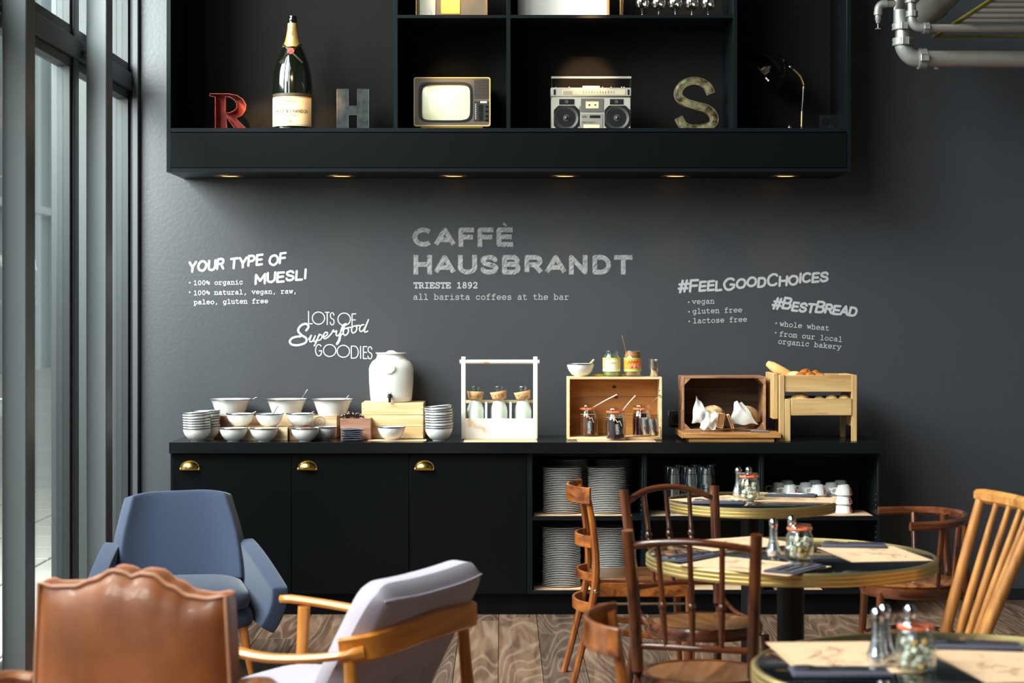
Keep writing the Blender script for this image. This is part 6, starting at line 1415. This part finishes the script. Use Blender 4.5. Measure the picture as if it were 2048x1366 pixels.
# leather chair
m_lea = M('cognac_leather', (176,102,56), .4, bump=.55, bscale=11, var=.28, vscale=5, coat=.25, spec=.6, col2=(118,60,28)); m_lead = M('cognac_piping', (196,140,110), .35)
le_ = thing('leather_armchair', 'cognac leather armchair with scalloped back at the lower left corner', 'armchair', (-.89,4.62,0), math.radians(-8), None)
def camel(s):     # top edge height over the seat, s in -1..1
    pts = [(-1,.895),(-.86,.886),(-.62,.888),(-.4,.905),(-.2,.928),(-.08,.925),(.0,.914),(.1,.922),(.22,.920),(.42,.893),(.62,.870),(.82,.865),(1,.872)]
    for (a, x), (b_, y) in zip(pts, pts[1:]):
        if s <= b_: t_ = (s-a)/(b_-a); t_ = t_*t_*(3-2*t_); return lerp(x, y, t_)
    return pts[-1][1]
LW = .232
def face(sd):
    def fn(u, v):
        s = 2*u-1; w = lerp(.262,LW,v**.7); top = camel(s); z = lerp(.34, top, v)
        e = (1-abs(s)**4)*(1-abs(2*v-1)**4); return Vector((s*w, sd*(-.035-.05*e**.6)+lerp(.03,-.03,v)*0+.0, z))
    return fn
b = B().grid(face(1), 30, 22); smooth(mk('back_cushion', b, m_lea, le_, sm=0))
b = B().grid(face(-1), 30, 16); smooth(mk('front_cushion', b, m_lea, le_, sm=0))
edge = [(-.262,.34)]+[(lerp(-.262,-LW,(i/6)**.7), lerp(.34,camel(-1),i/6)) for i in range(1,6)]+[(s*LW, camel(s)) for s in [i/20-1 for i in range(41)]]+[(lerp(LW,.262,1-(1-(i/6))**.7 if False else (i/6)), lerp(camel(1),.34,i/6)) for i in range(1,7)]
mk('gusset', B().band([Vector((x,0,z)) for x, z in edge], .078, .012, up=(0,1,0)), M('leather_gusset', (150,84,50), .35, bump=.3, bscale=20, coat=.2), le_)
for sd in (-1, 1): mk('piping', B().tube([Vector((x*1.006,sd*.038,z+.003)) for x, z in edge], .0052, 8), m_lead, le_, label='pale leather piping along the edge')
smooth(mk('seat_cushion', cushion(0,-.30,.37,.26,.27,.07,.3,.02), m_lea, le_, sm=0))
m_lw = wood('leather_chair_wood', (170,104,56), (120,66,32), 1, .9, .35, coat=.3)
for s in (-1, 1):
    mk('armrest', B().band(spl([Vector((s*.262,.0,.655)), Vector((s*.33,-.02,.662)), Vector((s*.37,-.16,.655)), Vector((s*.36,-.50,.62))], 6), .03, .05, r=.4), m_lw, le_)
    mk('front_leg', B().tube([Vector((s*.34,-.50,0)), Vector((s*.355,-.48,.61))], [.014,.02], 12), m_lw, le_); mk('rear_leg', B().tube([Vector((s*.27,.10,0)), Vector((s*.25,-.005,.35)), Vector((s*.255,-.01,.645))], [.014,.02,.016], 12), m_lw, le_)
    mk('seat_rail', B().band([Vector((s*.265,.03,.30)), Vector((s*.335,-.50,.30))], .05, .022), m_lw, le_)
# lilac armchair, Danish style
li = thing('lilac_armchair', 'lilac upholstered armchair with curved honey wooden frame, seen from behind', 'armchair', (0,0,0), 0, None)
Np, Fp = Vector((-.43,5.2,0)), Vector((-.115,5.86,0)); side = (Fp-Np); WL = side.length; side.normalize(); fwd = Vector((-side.y, side.x, 0))
mid_ = (Np+Fp)/2; li.location = mid_; li.rotation_euler = (0,0,math.atan2(fwd.x, -fwd.y))
# local: x to chair's left..., front = -y ; near corner N at local x = -WL/2 or +WL/2
sN = 1 if (Matrix.Rotation(math.atan2(fwd.x,-fwd.y),3,'Z') @ Vector((1,0,0))).dot(Np-mid_) > 0 else -1
m_lil = fabric('lilac_wool', (186,176,192), 300)
m_hon = wood('honey_wood', (232,152,62), (196,112,32), 0, .8, .3, coat=.35); m_hony = wood('honey_wood_y', (236,158,70), (200,118,38), 1, .8, .3, coat=.35); m_honz = wood('honey_wood_z', (226,148,60), (190,108,32), 2, .8, .3, coat=.35)
hw_ = WL/2
rail = spl([Vector((-hw_*1.0,-.02,.625)), Vector((-hw_*.85,.055,.635)), Vector((-hw_*.45,.075,.645)), Vector((0,.082,.65)), Vector((hw_*.45,.075,.645)), Vector((hw_*.85,.055,.635)), Vector((hw_*1.0,-.02,.625))], 6)
n = len(rail); mk('back_rail', B().band(rail, .082, .022, r=.35, scale=[(1, .85+.15*math.sin(pi*i/(n-1))) for i in range(n)]), m_hon, li)
for s in (-1, 1):
    ar = spl([Vector((s*hw_*.93,.045,.625)), Vector((s*hw_*1.0,-.02,.612)), Vector((s*(hw_+.008),-.12,.598)), Vector((s*(hw_+.015),-.26,.592)), Vector((s*(hw_+.012),-.42,.612)), Vector((s*(hw_-.005),-.60,.628)), Vector((s*(hw_-.015),-.66,.628))], 6)
    n = len(ar); mk('armrest', B().band(ar, .022, .05, r=.42, scale=[(lerp(.5,1,min(1,i/7))*(1 if i < n-5 else lerp(1.15,.5,(i-n+5)/4)), 1.4 if i < 4 else 1) for i in range(n)]), m_hony, li)
    mk('rear_leg', B().tube(spl([Vector((s*(hw_-.005),.12,0)), Vector((s*(hw_-.015),.03,.32)), Vector((s*(hw_-.02),.0,.61))], 5), [.013,.021,.017], 14), m_honz, li)
    mk('front_leg', B().tube([Vector((s*(hw_-.02),-.60,0)), Vector((s*(hw_-.015),-.57,.61))], [.013,.02], 14), m_honz, li)
    mk('seat_rail', B().band([Vector((s*(hw_-.03),.02,.26)), Vector((s*(hw_-.03),-.56,.31))], .05, .024), m_hony, li)
mk('front_rail', B().band([Vector((-hw_+.03,-.57,.31)), Vector((hw_-.03,-.57,.31))], .05, .022), m_hon, li)
cwid = hw_-.035
def lback(u, v, sd):
    s = 2*u-1; z = lerp(.34,.795,v); y = lerp(-.165,.065,v**1.1)
    t2 = 2*v-1; tx_ = 1-abs(s)**8; tv_ = 1-abs(t2)**10; th = .064*(max(tx_,0)**.45)*(max(tv_,0)**.45); s0 = s
    s = s*math.sqrt(1-.16*abs(t2)**12); z = .5675+.2275*t2*math.sqrt(1-.13*abs(s0)**12)
    dim = 0
    if sd > 0:
        for bx3 in (-.55,-.0,.55):
            dim += .014*math.exp(-((s-bx3)**2/.012+(z-.50)**2/.0012))
            dim += .004*math.exp(-((s-bx3)**2/.004))*max(0, 1-abs(z-.46)/.12)
    nrm = Vector((0, .9, -.43))
    return Vector((s*cwid, y, z))+nrm*(sd*th-dim*sd)+Vector((0,0,.010*(1-s*s)*v*0+.016*v*abs(s)**2.5*(1-abs(s0)**8)))
for sd, nm in ((1,'backrest_rear'),(-1,'backrest_front')):
    b = B().grid(lambda u, v: lback(u, v, sd), 40, 26); smooth(mk(nm, b, m_lil, li, sm=0))
def seam(u0): return [lback(0.03+.94*i/24, .955, 1)+Vector((0,.004,.0)) for i in range(25)]
mk('seam', B().tube(seam(0), .0022, 6), m_lil, li)
for bx3 in (-.55,0,.55): mk('button', B().ball(lback((bx3+1)/2, (.50-.34)/.455, 1)+Vector((0,.003,0)), .012, 12, 1,.6,1), m_lil, li, label='small covered button')
smooth(mk('seat_cushion', cushion(0,-.33,.385,hw_-.04,.28,.062,.3,.03), m_lil, li, sm=0))
